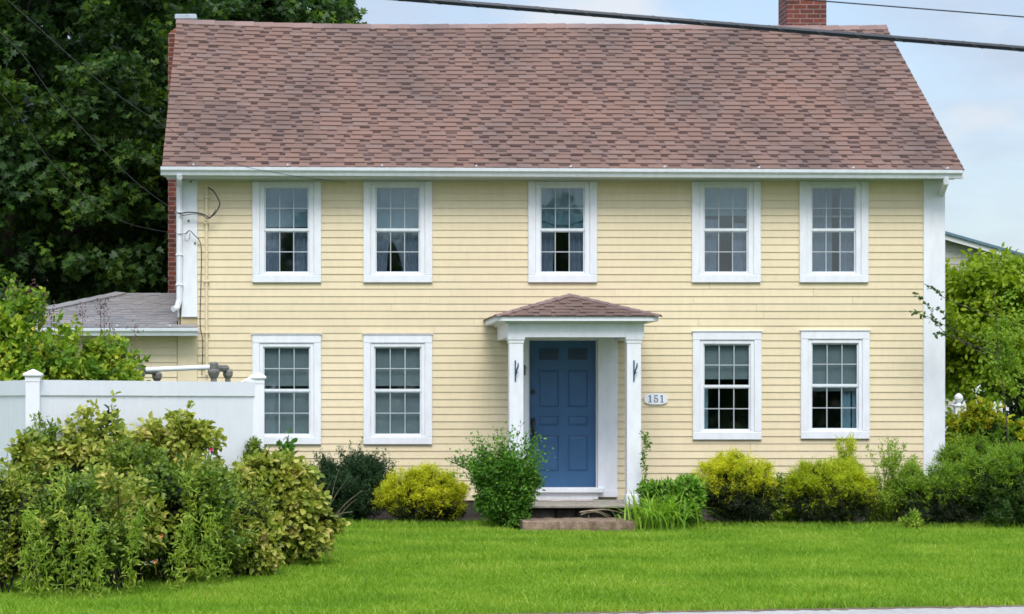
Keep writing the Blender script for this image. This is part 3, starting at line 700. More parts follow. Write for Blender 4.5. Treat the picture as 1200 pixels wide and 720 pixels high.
# landing, and base blocks darkened to stand for the shaded void under it
m = MB(); lx0, lx1 = 2.78, 4.80
m.bbox(lx0, lx1, -1.86, -.01, .262, .300, .008); l_ = m.build('landing', M['slab'], porch)
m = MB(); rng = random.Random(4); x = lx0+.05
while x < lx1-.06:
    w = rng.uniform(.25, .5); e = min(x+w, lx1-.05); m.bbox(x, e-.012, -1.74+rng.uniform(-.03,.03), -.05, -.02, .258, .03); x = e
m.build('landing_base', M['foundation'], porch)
m = MB(); rng = random.Random(5)
sx0, sx1 = wx(613, -3.0), wx(744, -3.0); sy0, sy1 = -3.0, -2.15
n = 22; prof = []
top = []
for i in range(n+1):
    x = sx0+(sx1-sx0)*i/n; j = rng.uniform(-.012, .012); jz = rng.uniform(-.006, .006)
    top.append([(x, sy0+j, -.03), (x, sy0+j+rng.uniform(-.008,.008), .06), (x, sy0+.015+j, .135+jz), (x, sy0+.05+j, .149+jz), (x, sy1, .150+jz), (x, sy1, -.03)])
vs = [p for r in top for p in r]
m.add(vs, [(i*6+j, (i+1)*6+j, (i+1)*6+j+1, i*6+j+1) for i in range(n) for j in range(5)] + [tuple(range(6)), tuple(range(n*6+5, n*6-1, -1))])
m.build('stone_step', M['stone'], label='long brown stone step on the grass below the porch landing', cat='step')
m = MB(); n = 14; vs = []
for i in range(n+1):
    x = 3.38+.76*i/n
    for y, z in ((-.62,.302),(-.63,.309+.003*math.sin(i)),(-.60,.314),(-.2,.314+.002*math.cos(i*1.3)),(-.17,.302)): vs.append((x, y, z))
m.add(vs, [(i*5+j, (i+1)*5+j, (i+1)*5+j+1, i*5+j+1) for i in range(n) for j in range(4)]); m.build('door_mat', M['mat_cloth'], label='pale thin mat lying on the landing under the blue door', cat='door mat')

# number sign
sg = empty('house_number_sign', (wx(768), -.045, wz(474)), 'small white scalloped plaque with the blue number 151 on yellow siding', 'sign')
m = MB(); sx, sz, hw, hh = wx(768.2), wz(467.6), .158, .078
out = []
for i in range(48):
    a = 2*math.pi*i/48; c, s_ = math.cos(a), math.sin(a)
    r = 1/((abs(c)**5+abs(s_)**5)**.2); out.append((sx+hw*c*r*(1-.05*(abs(math.sin(2*a))**8)), sz+hh*s_*r*(1-.10*(abs(math.sin(2*a))**8))))
m.prism(out[::-1], -.040, -.022, 'y'); m.build('plaque', M['white'], sg)
def digit(ch, x, z, h):
    m = MB(); w = h*.22; ya, yb = -.0445, -.0405
    if ch == '1':
        m.box(x-w*.36, x+w*.36, ya, yb, z+h*.07, z+h*.985); m.box(x-w*1.1, x+w*1.1, ya, yb, z, z+h*.068); m.prism([(x-w*1.1, z+h*.76), (x-w*.362, z+h*.82), (x-w*.362, z+h*.98), (x-w*1.1, z+h*.84)], ya, yb, 'y')
    else:
        m.box(x-w*1.0, x+w*1.15, ya, yb, z+h*.87, z+h*.985); m.box(x-w*1.0, x-w*.62, ya, yb, z+h*.5, z+h*.869)
        cx, cz, ro, ri = x-w*.05, z+h*.31, h*.315, h*.20; P = []
        for i in range(25):
            a = R(135) - R(325)*i/24; P.append((a, i))
        for (a, _), (b, _) in zip(P, P[1:]):
            q = [(cx+math.cos(a)*ro*.95, cz+math.sin(a)*ro), (cx+math.cos(a)*ri*.8, cz+math.sin(a)*ri*1.15), (cx+math.cos(b)*ri*.8, cz+math.sin(b)*ri*1.15), (cx+math.cos(b)*ro*.95, cz+math.sin(b)*ro)]
            m.prism(q, ya, yb, 'y')
    m.build('digit', M['bluepaint'], sg)
for ch, dx in (('1', -.080), ('5', 0.0), ('1', .083)): digit(ch, sx+dx, sz-.048, .100)

# iron brackets on the columns
for (px, y, lab) in ((604, PF-.0, 'blue iron bracket on the left porch column'), (743, PF-.0, 'blue iron bracket on the right porch column')):
    x = wx(px, y); y_ = y+.012; m = MB()
    m.bbox(x-.009, x+.009, y_-.012, y_, wz(447, y), wz(422.5, y), .002)
    m.tube([(x, y_-.01, wz(438,y)), (x+.012, y_-.05, wz(434.5,y)), (x+.028, y_-.075, wz(430,y)), (x+.030, y_-.08, wz(425.5,y))], [.011,.010,.012,.006], 7)
    m.tube([(x, y_-.01, wz(440,y)), (x+.008, y_-.04, wz(438,y)), (x+.022, y_-.06, wz(436,y))], .007, 6)
    m.build('iron_bracket', M['ironblue'], label=lab, cat='bracket', group='blue iron brackets on the porch columns')
m = MB(); x = wx(614.8, -.07); m.bbox(x-.012, x+.012, -.075, -.062, wz(440), wz(428), .003); m.tube([(x, -.07, wz(434)), (x+.012, -.12, wz(431))], .008, 6)  # plain dull bar with a short stub beside the door
m.build('wall_stub', M['greypipe'], label='small dull bar with a stub on the white door surround left of the door', cat='bracket')

# low wing on the left
ell = empty('side_wing', (wx(120), 0, 0), 'low yellow side wing with a weathered grey roof left of the house', 'house wing')
EX0, EX1 = wx(-50), HX0 - .025
ezr, ey = wz(384, -.3), -.30
m = MB(); m.box(EX0+.3, EX1, .02, 4.9, -.05, ezr-.1); m.build('wall', M['sheath'], ell)
m = MB(); z = ZB-.2; rng = random.Random(31)
while z < ezr-.1:
    m.hexa([(EX0+.3,-.020,z),(wx(207.5),-.020,z),(wx(207.5),.019,z),(EX0+.3,.019,z),(EX0+.3,-.004,z+.112),(wx(207.5),-.004,z+.112),(wx(207.5),.019,z+.112),(EX0+.3,.019,z+.112)]); z += .1015
m.build('clapboard_siding', M['siding'], ell)
m = MB(); m.bbox(wx(208), wx(231.3), -.028, .0, .3, wz(392), .004); m.build('corner_board', M['siding'], ell)
ryl = 2.4; rz = wz(345, ryl); rxl = wx(141, ryl); rxr = HX0 - .03; rxf = wx(231.3, -.06)
m = MB()
bx = EX0+.1
m.add([(bx,ey,ezr),(rxf,ey,ezr),(rxr,ryl,rz),(rxl,ryl,rz),(bx,5.1,ezr),(rxr,5.1,ezr),(rxf,-.062,ezr+(rz-ezr)*.088),(rxr,-.062,ezr+(rz-ezr)*.088)],
      [(0,1,6,7,2,3),(0,3,4),(3,2,5,4)])
m.add([(bx,ey,ezr-.02),(rxf,ey,ezr-.02),(rxf,-.062,ezr-.02),(rxr,-.062,ezr-.02),(rxr,5.1,ezr-.02),(bx,5.1,ezr-.02)], [(0,1,2,3,4,5)])
def ept(x, t, h=0): return (x, ey+(ryl-ey)*t - h*.22, ezr+(rz-ezr)*t + h*.97)
m.m = 1
ecap = []
for i in range(10):
    a = Vector((bx, ey, ezr+.006)).lerp(Vector((rxl, ryl, rz+.006)), i/10); b = Vector((bx, ey, ezr+.012)).lerp(Vector((rxl, ryl, rz+.012)), (i+1.05)/10)
    s = Vector((.09, -.09, -.012)); m.hexa([a-s, a+s, b+s, b-s, a-s+Vector((0,0,.014)), a+s+Vector((0,0,.014)), b+s+Vector((0,0,.016)), b-s+Vector((0,0,.016))])
x = rxl
while x < rxr:
    e = min(x+.3, rxr); m.hexa([(x,ryl-.12,rz-.022),(e,ryl-.12,rz-.022),(e,ryl,rz+.008),(x,ryl,rz+.008),(x,ryl-.12,rz-.012),(e,ryl-.12,rz-.008),(e,ryl,rz+.020),(x,ryl,rz+.016)]); x = e
m.build('wing_roof_deck', [M['ell_shingle'], M['ell_shingle']], ell)
wr = roof_mesh(ept, lambda t: bx+(rxl-bx)*t, lambda t: rxf if t < .07 else rxr, 20, .28, .31, M['ell_shingle'], M['ell_shingle'], 'wing_roof', ell, 9, .006)
m = MB(); gutter(m, bx, wx(232, ey-.1), ey+.01, wz(393.5, ey-.1), wz(393.5, ey-.1), .105, .11)
for i in range(4):
    x = -1.62 - i*.72; m.box(x, x+.018, ey-.11, ey+.03, ezr+.012, ezr+.02); m.box(x, x+.018, ey-.11, ey-.09, ezr+.02, ezr+.035)
m.build('gutter', M['gutter'], ell)
m = MB(); m.box(bx, wx(231), ey+.015, ey+.04, ezr-.10, ezr-.021); m.box(bx, wx(231), ey+.04, -.03, ezr-.10, ezr-.085); m.build('fascia_board', M['soffit'], ell)

# conduit and cables at the left corner
m = MB(); x = wx(242.2); m.tube([(x, -.055, wz(440)), (x, -.055, wz(222)), (x+.01, -.075, wz(219.5)), (x+.03, -.09, wz(221))], .019, 8)
for py in (232, 262, 330, 390): m.bbox(x-.035, x+.035, -.082, -.03, wz(py)-.012, wz(py)+.012, .003)
m.build('conduit', M['siding'], house)
def P(px, py, y): return (wx(px, y), y, wz(py, y))
def curve(pts, n=8):
    pts = [Vector(p) for p in pts]; out = []
    for i in range(len(pts)-1):
        p0, p1, p2, p3 = pts[max(i-1,0)], pts[i], pts[i+1], pts[min(i+2, len(pts)-1)]
        for k in range(n):
            t = k/n; out.append(.5*((2*p1)+(-p0+p2)*t+(2*p0-5*p1+4*p2-p3)*t*t+(-p0+3*p1-3*p2+p3)*t**3))
    return out + [pts[-1]]
m = MB(); m.tube(curve([P(243.5,220,-.1), P(250,224,-.16), P(256,234,-.18), P(257.5,240,-.18), P(253,249,-.17), P(246,255,-.15), P(240,252,-.14), P(233,250,-.14), P(222,249,-.14), P(209,250.5,-.16)]), .0085, 6)
m.tube(curve([P(210,250,-.15), P(214,252.5,-.15), P(226,251,-.15), P(236,252,-.14), P(244,256.5,-.14), P(249,252,-.15), P(253,246,-.17)]), .006, 6)
m.build('cable_loop', M['cable'], label='black service cable looping from the conduit head beside the upper left window', cat='cable')
m = MB(); m.tube(curve([P(209,274.5,-.12), P(217,274,-.12), P(222,270.5,-.12), P(228,276,-.1), P(234,283,-.07), P(236,295,-.05), P(235.5,330,-.05), P(234.5,380,-.05), P(237.5,400,-.09), P(236.5,440,-.05)]), .0058, 6)
m.tube(curve([P(221,271,-.12), P(217,277,-.12), P(217.5,282.5,-.12), P(221.5,281,-.12), P(222.5,273,-.12)]), .0035, 6)
m.build('wall_cable', M['cable'], label='thin black cable running down the siding beside the left corner board', cat='cable')
for a, b in ((221,259),(228.5,285),(223.5,213)): m = MB(); m.tube([P(a,b,-.03), P(a,b,-.055)], [.018, .012], 8); m.build('insulator', M['greypipe'], house)

# overhead wires
def wire(name, A, B, sag, rad, mat, label, spiral=False, group=None):
    A, B = Vector(A), Vector(B); pts = []
    n = 60
    for i in range(n+1):
        t = i/n; p = A.lerp(B, t); p.z -= sag*4*t*(1-t); pts.append(p)
    m = MB(); m.tube(pts, rad, 8)
    if spiral:
        L_ = (B-A).length; k = int(L_/.03); m.m = 1; sp = []
        for i in range(k+1):
            t = i/k; p = A.lerp(B, t); p.z -= sag*4*t*(1-t); a = i*.75
            sp.append(p+Vector((0, math.cos(a), math.sin(a)))*(rad+.001))
        m.tube(sp, .0014, 4)
    return m.build(name, [mat, M['greypipe']], label=label, cat='overhead wire', group=group)
yw = -17.0
def ext(p, q, y, a, b):
    """straight line through two sighted points in the plane y, carried on to x=a..b"""
    P0, P1 = Vector(P(*p, y)), Vector(P(*q, y)); d = (P1-P0)/(P1.x-P0.x)
    return tuple(P0+d*(a-P0.x)), tuple(P0+d*(b-P0.x))
A, B = ext((480, -1), (1200, 57.5), yw, -12, 16)
wire('lashed_cable', A, B, .0, .0185, M['cable'], 'thick black lashed utility cable crossing in front of the roof', True)
A, B = ext((870, -6), (1200, 20), yw-.1, -12, 16); A = (A[0], A[1], A[2])
wire('upper_wire', A, B, 0, .0045, M['cable'], 'thin single wire in the sky above the thick lashed cable')
def drop(name, pts, rad, label):
    m = MB(); m.tube(curve(pts, 12), rad, 6); m.build(name, M['cable'], label=label, cat='overhead wire', group='service wires running down to the house from the left')
drop('service_drop', [P(-120,-60,-16.9), P(15,52,-9), P(60,110,-6), P(110,165,-3.2), P(160,214,-1.4), P(209,250,-.16)], .0042, 'twisted service wire from upper left to the corner board beside the cable loop')
drop('service_drop', [P(-160,-150,-16.9), P(20,10,-10), P(120,98,-5.5), P(200,152,-2.8), P(270,190,-1.4), P(340,205.5,-.75), P(405,214,-.06)], .0034, 'thin wire passing over the roof edge to the frieze by the second upper window')
drop('service_drop', [P(-160,-60,-16.9), P(10,120,-9), P(60,190,-5), P(110,238,-2.6), P(150,262,-1.2), P(209,274.5,-.12)], .0032, 'lowest thin wire reaching the corner board beside the downspout')

# ------------------------------------------------------------------ fences
fence = empty('vinyl_fence', (-1.3, -9.8, 0), 'tall white vinyl privacy fence with capped posts behind the front shrubs', 'fence')
def panel_run(p, q, name='fence_panel'):
    p, q = Vector((*p, 0)), Vector((*q, 0)); d = (q-p); L_ = d.length; u = d/L_; nn = Vector((u.y, -u.x, 0)); 
    if nn.y > 0: nn = -nn
    m = MB()
    def bar(a, b, z0, z1, th, c=.0):
        A, B = p+u*a, p+u*b
        V = lambda X, s, z: (X.x+nn.x*s, X.y+nn.y*s, z)
        m.hexa([V(A,th,z0),V(B,th,z0),V(B,-th,z0),V(A,-th,z0),V(A,th,z1),V(B,th,z1),V(B,-th,z1),V(A,-th,z1)])
    bar(.06, L_-.06, 1.69, 1.83, .026); bar(.06, L_-.06, .08, .20, .026)
    x = .06; n = max(1, round((L_-.12)/.175)); w = (L_-.12)/n
    for i in range(n): bar(.06+i*w+.0022, .06+(i+1)*w-.0022, .20, 1.69, .012); 
    bar(.061, L_-.061, .21, 1.68, .0095)
    m.build(name, M['vinyl'], fence)
def post(x, y, h=1.85):
    m = MB(); m.sqstack(x, y, [(.0635, -.05), (.0635, h)]); p = m.build('post', M['vinyl'], fence)
    m = MB(); m.sqstack(x, y, [(.068, h-.035), (.068, h+.004), (.086, h+.018), (.086, h+.034), (.078, h+.040), (.004, h+.078)]); m.build('post_cap', M['vinyl'], p)
P1 = (wx(39, -10.9), -10.9); P2 = (wx(302, -8.8), -8.8); P3 = (wx(288, -2.3), -2.3); P0_ = (wx(-45, -8.4), -8.4)
for q in (P1, P2, P3, P0_): post(*q)
panel_run(P1, P2); panel_run(P0_, P1)
mid = ((P2[0]+P3[0])/2, (P2[1]+P3[1])/2); post(*mid); panel_run(P2, mid); panel_run(mid, P3); panel_run(P3, (P3[0]-.0, -.2))

# pipework standing behind the fence
m = MB(); y = -3.4
pp = empty('pipe_stand', (wx(215, y), y, 0), 'white horizontal pipe on dull grey pipe posts behind the fence', 'pipe stand')
pipe = m
pipe.tube([P(171, 433.5, y), P(246, 430.5, y)], .030, 12)
pipe.build('cross_pipe', M['white'], pp, smooth=False)
for px, py, sz in ((163.5, 433, 1.0), (250.5, 431, 1.0)):
    m = MB(); X, Y_, Z = P(px, py, y); m.tube([(X, y, 0), (X, y, Z-.03)], .038, 12); m.lathe(X, y, [(.045, Z-.13), (.06, Z-.10), (.075, Z-.06), (.075, Z-.035), (.05, Z-.02), (.055, Z+.05), (.04, Z+.07)], 14); m.build('pipe_post', M['greypipe'], pp)
for px, py in ((184, 435), (267, 432)):
    m = MB(); X, Y_, Z = P(px, py, y+.35); m.tube([(X, y+.35, 0), (X, y+.35, Z-.03)], .034, 12); m.lathe(X, y+.35, [(.04, Z-.12), (.06, Z-.09), (.064, Z-.04), (.04, Z-.01)], 14); m.tube([(X-.02, y+.35, Z+.0), (X-.18, y, Z+.0)], .045, 10); m.m = 1
    m.build('pipe_elbow', [M['greypipe'], M['dark']], pp)

pick = empty('picket_fence', (12, 8, 0), 'low white picket fence with a ball topped post behind the right hand shrubs', 'fence')
yq = 8.0; zt = wz(470, yq)
m = MB(); x = wx(1128, yq)
while x < wx(1290, yq):
    w = .062; m.prism([(x, .08), (x+w, .08), (x+w, zt-.07), (x+w/2, zt), (x, zt-.07)], yq, yq+.02, 'y'); x += .105
m.box(wx(1124, yq), wx(1290, yq), yq+.021, yq+.06, .35, .43); m.box(wx(1124, yq), wx(1290, yq), yq+.021, yq+.06, zt-.32, zt-.24)
m.build('picket_panel', M['white'], pick)
m = MB(); X = wx(1124, yq); zz = wz(477, yq); m.sqstack(X, yq+.03, [(.075, -.05), (.075, zz), (.095, zz+.01), (.095, zz+.035), (.05, zz+.05)])
m.lathe(X, yq+.03, [(.04, zz+.05), (.035, zz+.07), (.06, zz+.10), (.075, zz+.14), (.07, zz+.18), (.045, zz+.215), (.01, zz+.235)], 14); m.build('post', M['white'], pick)

# neighbour's house
nb = empty('neighbour_house', (12.2, 22, 0), 'neighbouring house with pale siding and a blue edged gable behind the right tree', 'house')
yn = 22.0
ax, az = 12.0, wz(273, yn) + (wx(1105, yn)-12.0)*.30
sl = (wz(274, yn)-wz(301, yn))/(wx(1200, yn)-wx(1105, yn)); az = wz(273, yn)+(wx(1105, yn)-ax)*sl; hwid = 6.8; zev = az-sl*hwid
m = MB(); z = .4
m.box(ax-hwid+.3, ax+hwid-.3, yn+.3, yn+9, -.05, zev-.05)
m.prism([(ax-hwid+.3, zev-.05), (ax+hwid-.3, zev-.05), (ax+hwid-.3, zev-.02), (ax, az-.12), (ax-hwid+.3, zev-.02)], yn+.3, yn+9, 'y')
while z < az-.4:
    hw_ = hwid-.32 if z < zev-.15 else (az-.25-z)/sl
    m.hexa([(ax-hw_,yn+.275,z),(ax+hw_,yn+.275,z),(ax+hw_,yn+.298,z),(ax-hw_,yn+.298,z),(ax-hw_,yn+.29,z+.15),(ax+hw_,yn+.29,z+.15),(ax+hw_,yn+.298,z+.15),(ax-hw_,yn+.298,z+.15)]); z += .15
m.build('wall', M['neighbour'], nb)
m = MB()
for s in (-1, 1): m.prism([(ax, az-.14), (ax+s*hwid, zev-.14), (ax+s*hwid, zev-.02), (ax, az-.02)][::s], yn-.0, yn+.06, 'y')
m.build('rake_board', M['soffit'], nb)
m = MB()
for s in (-1, 1): m.prism([(ax, az-.018), (ax+s*(hwid+.1), zev-.018-.1*sl), (ax+s*(hwid+.1), zev+.045-.1*sl), (ax, az+.045)][::s], yn-.06, yn+9.3, 'y')
m.build('roof', painted('slate_blue_roof', (.09, .17, .22), .7, .1, .1, 2), nb)
for cx_, z0 in ((14.2, 1.2), (16.6, 1.2), (16.9, 3.2)):
    m = MB(); m.bbox(cx_-.55, cx_+.55, yn+.2, yn+.272, z0, z0+1.5, .01); w = m.build('window', M['white'], nb)
    m = MB(); m.box(cx_-.44, cx_+.44, yn+.19, yn+.199, z0+.11, z0+.72); m.box(cx_-.44, cx_+.44, yn+.19, yn+.199, z0+.78, z0+1.39); m.build('pane', M['dark'], w)

# ------------------------------------------------------------------ plants
T_OVAL = (np.array([(0,0,0),(.35,.5,.08),(.75,.38,.05),(1,0,-.08),(.75,-.38,.05),(.35,-.5,.08),(.5,0,-.03)]), [(0,1,2,3,6),(0,6,3,4,5)])
T_DIAM = (np.array([(0,0,0),(.45,.5,.07),(1,0,-.05),(.45,-.5,.07)]), [(0,1,2,3)])
T_NEED = (np.array([(0,.5,0),(1,0,0),(0,-.5,0)]), [(0,1,2)])
T_MAPLE = (np.array([(0,0,0),(.12,.55,.02),(.42,.26,.03),(.62,.52,-.03),(.66,.16,.02),(1,0,-.08),(.66,-.16,.02),(.62,-.52,-.03),(.42,-.26,.03),(.12,-.55,.02)]), [(0,1,2,9),(9,2,8),(2,3,4),(2,4,6,8),(8,6,7),(4,5,6)])
def norm(a): return a / np.maximum(np.linalg.norm(a, axis=1, keepdims=True), 1e-9)
def leaf_arrays(c, d, nrm, ln, wd, T):
    tv, tf = T; N_ = len(c); d = norm(d); s = norm(np.cross(nrm, d)); nn = np.cross(d, s)
    v = c[:,None,:] + tv[None,:,0:1]*(ln[:,None,None]*d[:,None,:]) + tv[None,:,1:2]*(wd[:,None,None]*s[:,None,:]) + tv[None,:,2:3]*(ln[:,None,None]*nn[:,None,:])
    k = len(tv); fl = np.concatenate([np.array(f) for f in tf]); sz = np.array([len(f) for f in tf])
    idx = (np.arange(N_)[:,None]*k + fl[None,:]).ravel(); return v.reshape(-1,3), idx, np.tile(sz, N_)
def leaves(name, parent, mat, tips, dirs, rs, tw_len, per, ll, lw, T=T_DIAM, spread=.9, up=.6, droop=0.0, scatter=.03):
    """leaves set along short twigs that end at tips and point along dirs"""
    n = len(tips); t = rs.random((n, per)); base = tips[:,None,:] - dirs[:,None,:]*(tw_len*(1-t))[:,:,None]
    c = (base + rs.normal(0, scatter, (n, per, 3))).reshape(-1,3)
    rnd = norm(rs.normal(0,1,(n*per,3))); dd = np.repeat(dirs, per, axis=0)
    d = norm(dd*.8 + rnd*spread + np.array([0,0,-droop])); nr = norm(rs.normal(0,.55,(n*per,3)) + np.array([0,-.25,up]) + dd*.35)
    L_ = ll*rs.uniform(.6,1.25,n*per); W_ = lw*rs.uniform(.7,1.2,n*per)
    v, i, s = leaf_arrays(c, d, nr, L_, W_, T)
    v[:,2] = np.maximum(v[:,2], .01)
    return link(name, v, i, s, mat, parent)
def lump(u, rs, k=9, amp=.28, p=7):
    b = norm(rs.normal(0,1,(k,3)) + np.array([0,-.2,.25])); a = rs.uniform(-.5,1,k)*amp
    return 1 + (np.maximum(u @ b.T, 0)**p) @ a
def shell(rs, n, c, r, deep=.35, zmin=-.5, amp=.28, k=9, facing=.35):
    u = norm(rs.normal(0,1,(int(n*2.2),3)) + np.array([0,-facing,.1])); u = u[u[:,2] > zmin][:n]
    f = lump(u, rs, k, amp)*(1 - deep*rs.random(len(u))**1.6)
    return np.array(c) + u*f[:,None]*np.array(r), u
def stems(name, parent, mat, base, tips, rs, n=14, r0=.012, sprd=.12, extra=()):
    m = MB(); ix = rs.choice(len(tips), min(n, len(tips)), replace=False)
    for i in ix:
        t = Vector(tips[i]); b = Vector(base)+Vector((rs.uniform(-sprd,sprd), rs.uniform(-sprd,sprd), 0)); k = b.lerp(t, .5)+Vector((0,0,.12*(t-b).length))
        m.tube(curve([b, k, t], 3), [r0*(1-.75*j/6) for j in range(7)], 4, False)
    m.m = 1
    for e in extra: m.tube([base] + list(e), [.005, .003, .0022, .0015], 4, False)
    return m.build(name, mat, parent)
def shrub(name, label, px, d, wpx, top, mat, seed, n=420, per=16, ll=.035, lw=.018, T=T_DIAM, depth=None, zlow=.0, amp=.28, deep=.4, tw=.14, group=None, cat='shrub', inner=None, spread=.9, up=.6, droop=0, upbias=.5, sprigs=0, sprig_h=.3, stem_n=16, flat=1.0, lower=None, sprig_x=1.0, scatter=.02, leafname='foliage', clumps=None):
    """px = centre on the photo, d = distance from camera, wpx = width, top = photo row of the top"""
    y = d - CD; rs = np.random.RandomState(seed); cx = wx(px, y); h = wz(top, y); rx = wpx/2*d/FPX; ry = depth or rx*.8
    root = empty(name, (cx, y, 0), label, cat, group)
    cz = (h+zlow)/2+.02; rz = (h-zlow)/2
    tips, u = shell(rs, n, (cx, y, cz), (rx, ry, rz), deep, -.95, amp)
    kc = clumps or max(10, n//28); cc, cu = shell(rs, kc, (cx, y, cz), (rx*.88, ry*.88, rz*.88), .3, -.95, amp); kc = len(cc)
    m1 = int(len(tips)*.68); pick = rs.randint(0, kc, m1); bu = norm(rs.normal(0,1,(m1,3)) + cu[pick]*.6)
    rr_ = (min(rx, rz*1.2)*rs.uniform(.17, .34, kc)*min(1.15, (34/kc)**.5))[pick]*rs.random(m1)**.3
    tips[:m1] = cc[pick] + bu*rr_[:,None]; u[:m1] = norm(bu + cu[pick]*.5)
    tips[m1:] -= (tips[m1:] - np.array((cx, y, cz)))*.12
    tips[:,2] = np.maximum(tips[:,2], .05)
    ctr = np.array((cx, y, 0.0)); q9 = np.percentile(np.abs(tips[:,0]-cx), 96); tips[:,0] = cx + (tips[:,0]-cx)*rx/q9
    tips[:,2] = zlow + (tips[:,2]-zlow)*(h-.02-zlow)/(np.percentile(tips[:,2], 98.5)-zlow) if zlow < .3 else tips[:,2] - (np.percentile(tips[:,2], 98.5)-h+.02)
    tips[:,2] = np.maximum(tips[:,2], .05)
    dirs = norm(u*np.array([1,1,.6]) + np.array([0,0,upbias]) + rs.normal(0,.3,u.shape))
    shoots = []
    if sprigs:
        su = norm(rs.normal(0,1,(sprigs,3))*np.array([sprig_x,.6,.25]) + np.array([0,-.1,1.0])); sp = np.array((cx,y,cz)) + su*np.array((rx,ry,rz))*.95
        L_ = sprig_h*rs.uniform(.3,1,sprigs); K = 7; tt = np.linspace(0,1,K)
        ex = (sp[:,None,:] + (norm(su*np.array([.7,.7,1])+rs.normal(0,.12,su.shape))[:,None,:])*(L_[:,None]*tt[None,:])[:,:,None]).reshape(-1,3)
        shoots = [(ex[q*K], ex[q*K+3], ex[q*K+K-1]) for q in range(sprigs)]
        leaves('sprig_leaves', root, mat, ex, np.repeat(norm(su+np.array([0,0,.5])), K, axis=0), rs, .05, max(2, per//4), ll, lw, T, spread, up, droop, scatter)
    stems('stem', root, [M['bark'], mat], (cx, y, 0), tips, rs, stem_n, extra=shoots)
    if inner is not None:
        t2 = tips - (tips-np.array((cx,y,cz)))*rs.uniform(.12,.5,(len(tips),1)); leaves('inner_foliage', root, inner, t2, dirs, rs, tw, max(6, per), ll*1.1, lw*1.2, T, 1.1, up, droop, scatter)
    if lower is not None:  # dark lower leaf colours hold the shade low on the shrub
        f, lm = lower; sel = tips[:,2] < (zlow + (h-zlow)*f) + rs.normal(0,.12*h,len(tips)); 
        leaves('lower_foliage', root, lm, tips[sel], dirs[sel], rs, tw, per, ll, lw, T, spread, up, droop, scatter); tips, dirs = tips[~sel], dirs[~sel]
    leaves(leafname, root, mat, tips, dirs, rs, tw, per, ll, lw, T, spread, up, droop, scatter)
    return root

GF = 'shrubs along the front foundation'
shrub('yew_shrub', 'dark green yew at the left end of the foundation planting', 411, 30.8, 98, 533, M['yew'], 101, n=900, per=26, ll=.045, lw=.014, amp=.2, tw=.12, group=GF, sprigs=26, sprig_h=.22, upbias=.9, inner=M['yew'])
shrub('golden_cypress', 'bright yellow golden cypress between the dark yew and the bushy green shrub', 496, 30.2, 96, 547, M['gold'], 102, n=1400, clumps=85, per=26, ll=.05, lw=.009, amp=.22, tw=.12, group=GF, T=T_NEED, spread=.7, droop=.25, inner=M['green_in_shade'], lower=(.40, M['green_in_shade']), sprigs=30, sprig_h=.1)
shrub('leafy_shrub', 'bushy fresh green shrub with airy sprigs left of the porch column', 591, 29.6, 72, 534, M['spirea'], 103, n=900, per=16, ll=.052, lw=.028, amp=.3, tw=.16, group=GF, sprigs=80, sprig_h=.45, upbias=.8, inner=M['green_mid'], scatter=.03)
shrub('golden_cypress', 'rounded golden cypress just right of the lily clump', 861, 30.0, 92, 532, M['gold'], 104, n=1500, clumps=85, per=28, ll=.05, lw=.009, amp=.16, tw=.12, group=GF, T=T_NEED, spread=.7, droop=.25, inner=M['green_in_shade'], lower=(.55, M['green_in_shade']), sprigs=30, sprig_h=.08)
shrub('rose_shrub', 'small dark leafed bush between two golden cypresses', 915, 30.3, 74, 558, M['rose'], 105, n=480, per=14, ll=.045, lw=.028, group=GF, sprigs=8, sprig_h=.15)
shrub('golden_cypress', 'wide golden cypress below the right lower window', 972, 30.0, 98, 540, M['goldgreen'], 106, n=1700, clumps=85, per=26, ll=.05, lw=.009, amp=.24, tw=.12, group=GF, T=T_NEED, spread=.7, droop=.25, inner=M['green_in_shade'], lower=(.5, M['green_in_shade']), sprigs=40, sprig_h=.14)
shrub('evergreen_sprout', 'upright feathery green gold shoot rising behind the wide golden cypress', 992, 30.6, 34, 518, M['goldgreen'], 107, n=160, per=22, ll=.05, lw=.010, T=T_NEED, zlow=.5, group=GF, sprigs=14, sprig_h=.15, sprig_x=.5, upbias=1.5)
shrub('sapling_shrub', 'thin feathery sapling between the golden cypress and the right corner', 1042, 30.2, 60, 536, M['weed'], 108, n=420, per=14, ll=.06, lw=.018, amp=.5, deep=.8, group=GF, sprigs=26, sprig_h=.3, sprig_x=.4, upbias=1.6, stem_n=10)
shrub('green_cypress', 'rounded yellow green shrub in front of the right corner board', 1098, 30.0, 104, 543, M['lime'], 109, n=1000, per=24, ll=.045, lw=.011, T=T_NEED, group=GF, inner=M['green_in_shade'], lower=(.5, M['green_in_shade']), sprigs=36, sprig_h=.13, droop=.1)
shrub('green_cypress', 'larger mid green shrub at the right edge past the house corner', 1180, 29.8, 118, 522, M['lime'], 110, n=1400, per=26, ll=.05, lw=.012, T=T_NEED, group=GF, inner=M['green_in_shade'], lower=(.62, M['green_mid']), sprigs=40, sprig_h=.12, amp=.2)
shrub('low_weed', 'small pale leaved plant under the right corner shrubs', 1070, 29.3, 24, 598, M['weed'], 111, n=60, per=10, ll=.06, lw=.025, group=GF, stem_n=6)
shrub('green_cypress', 'soft green shrub wedged behind the corner shrubs', 1135, 31.2, 70, 512, M['lime'], 112, n=600, per=22, ll=.05, lw=.012, T=T_NEED, group=GF, inner=M['green_in_shade'], sprigs=24, sprig_h=.14)

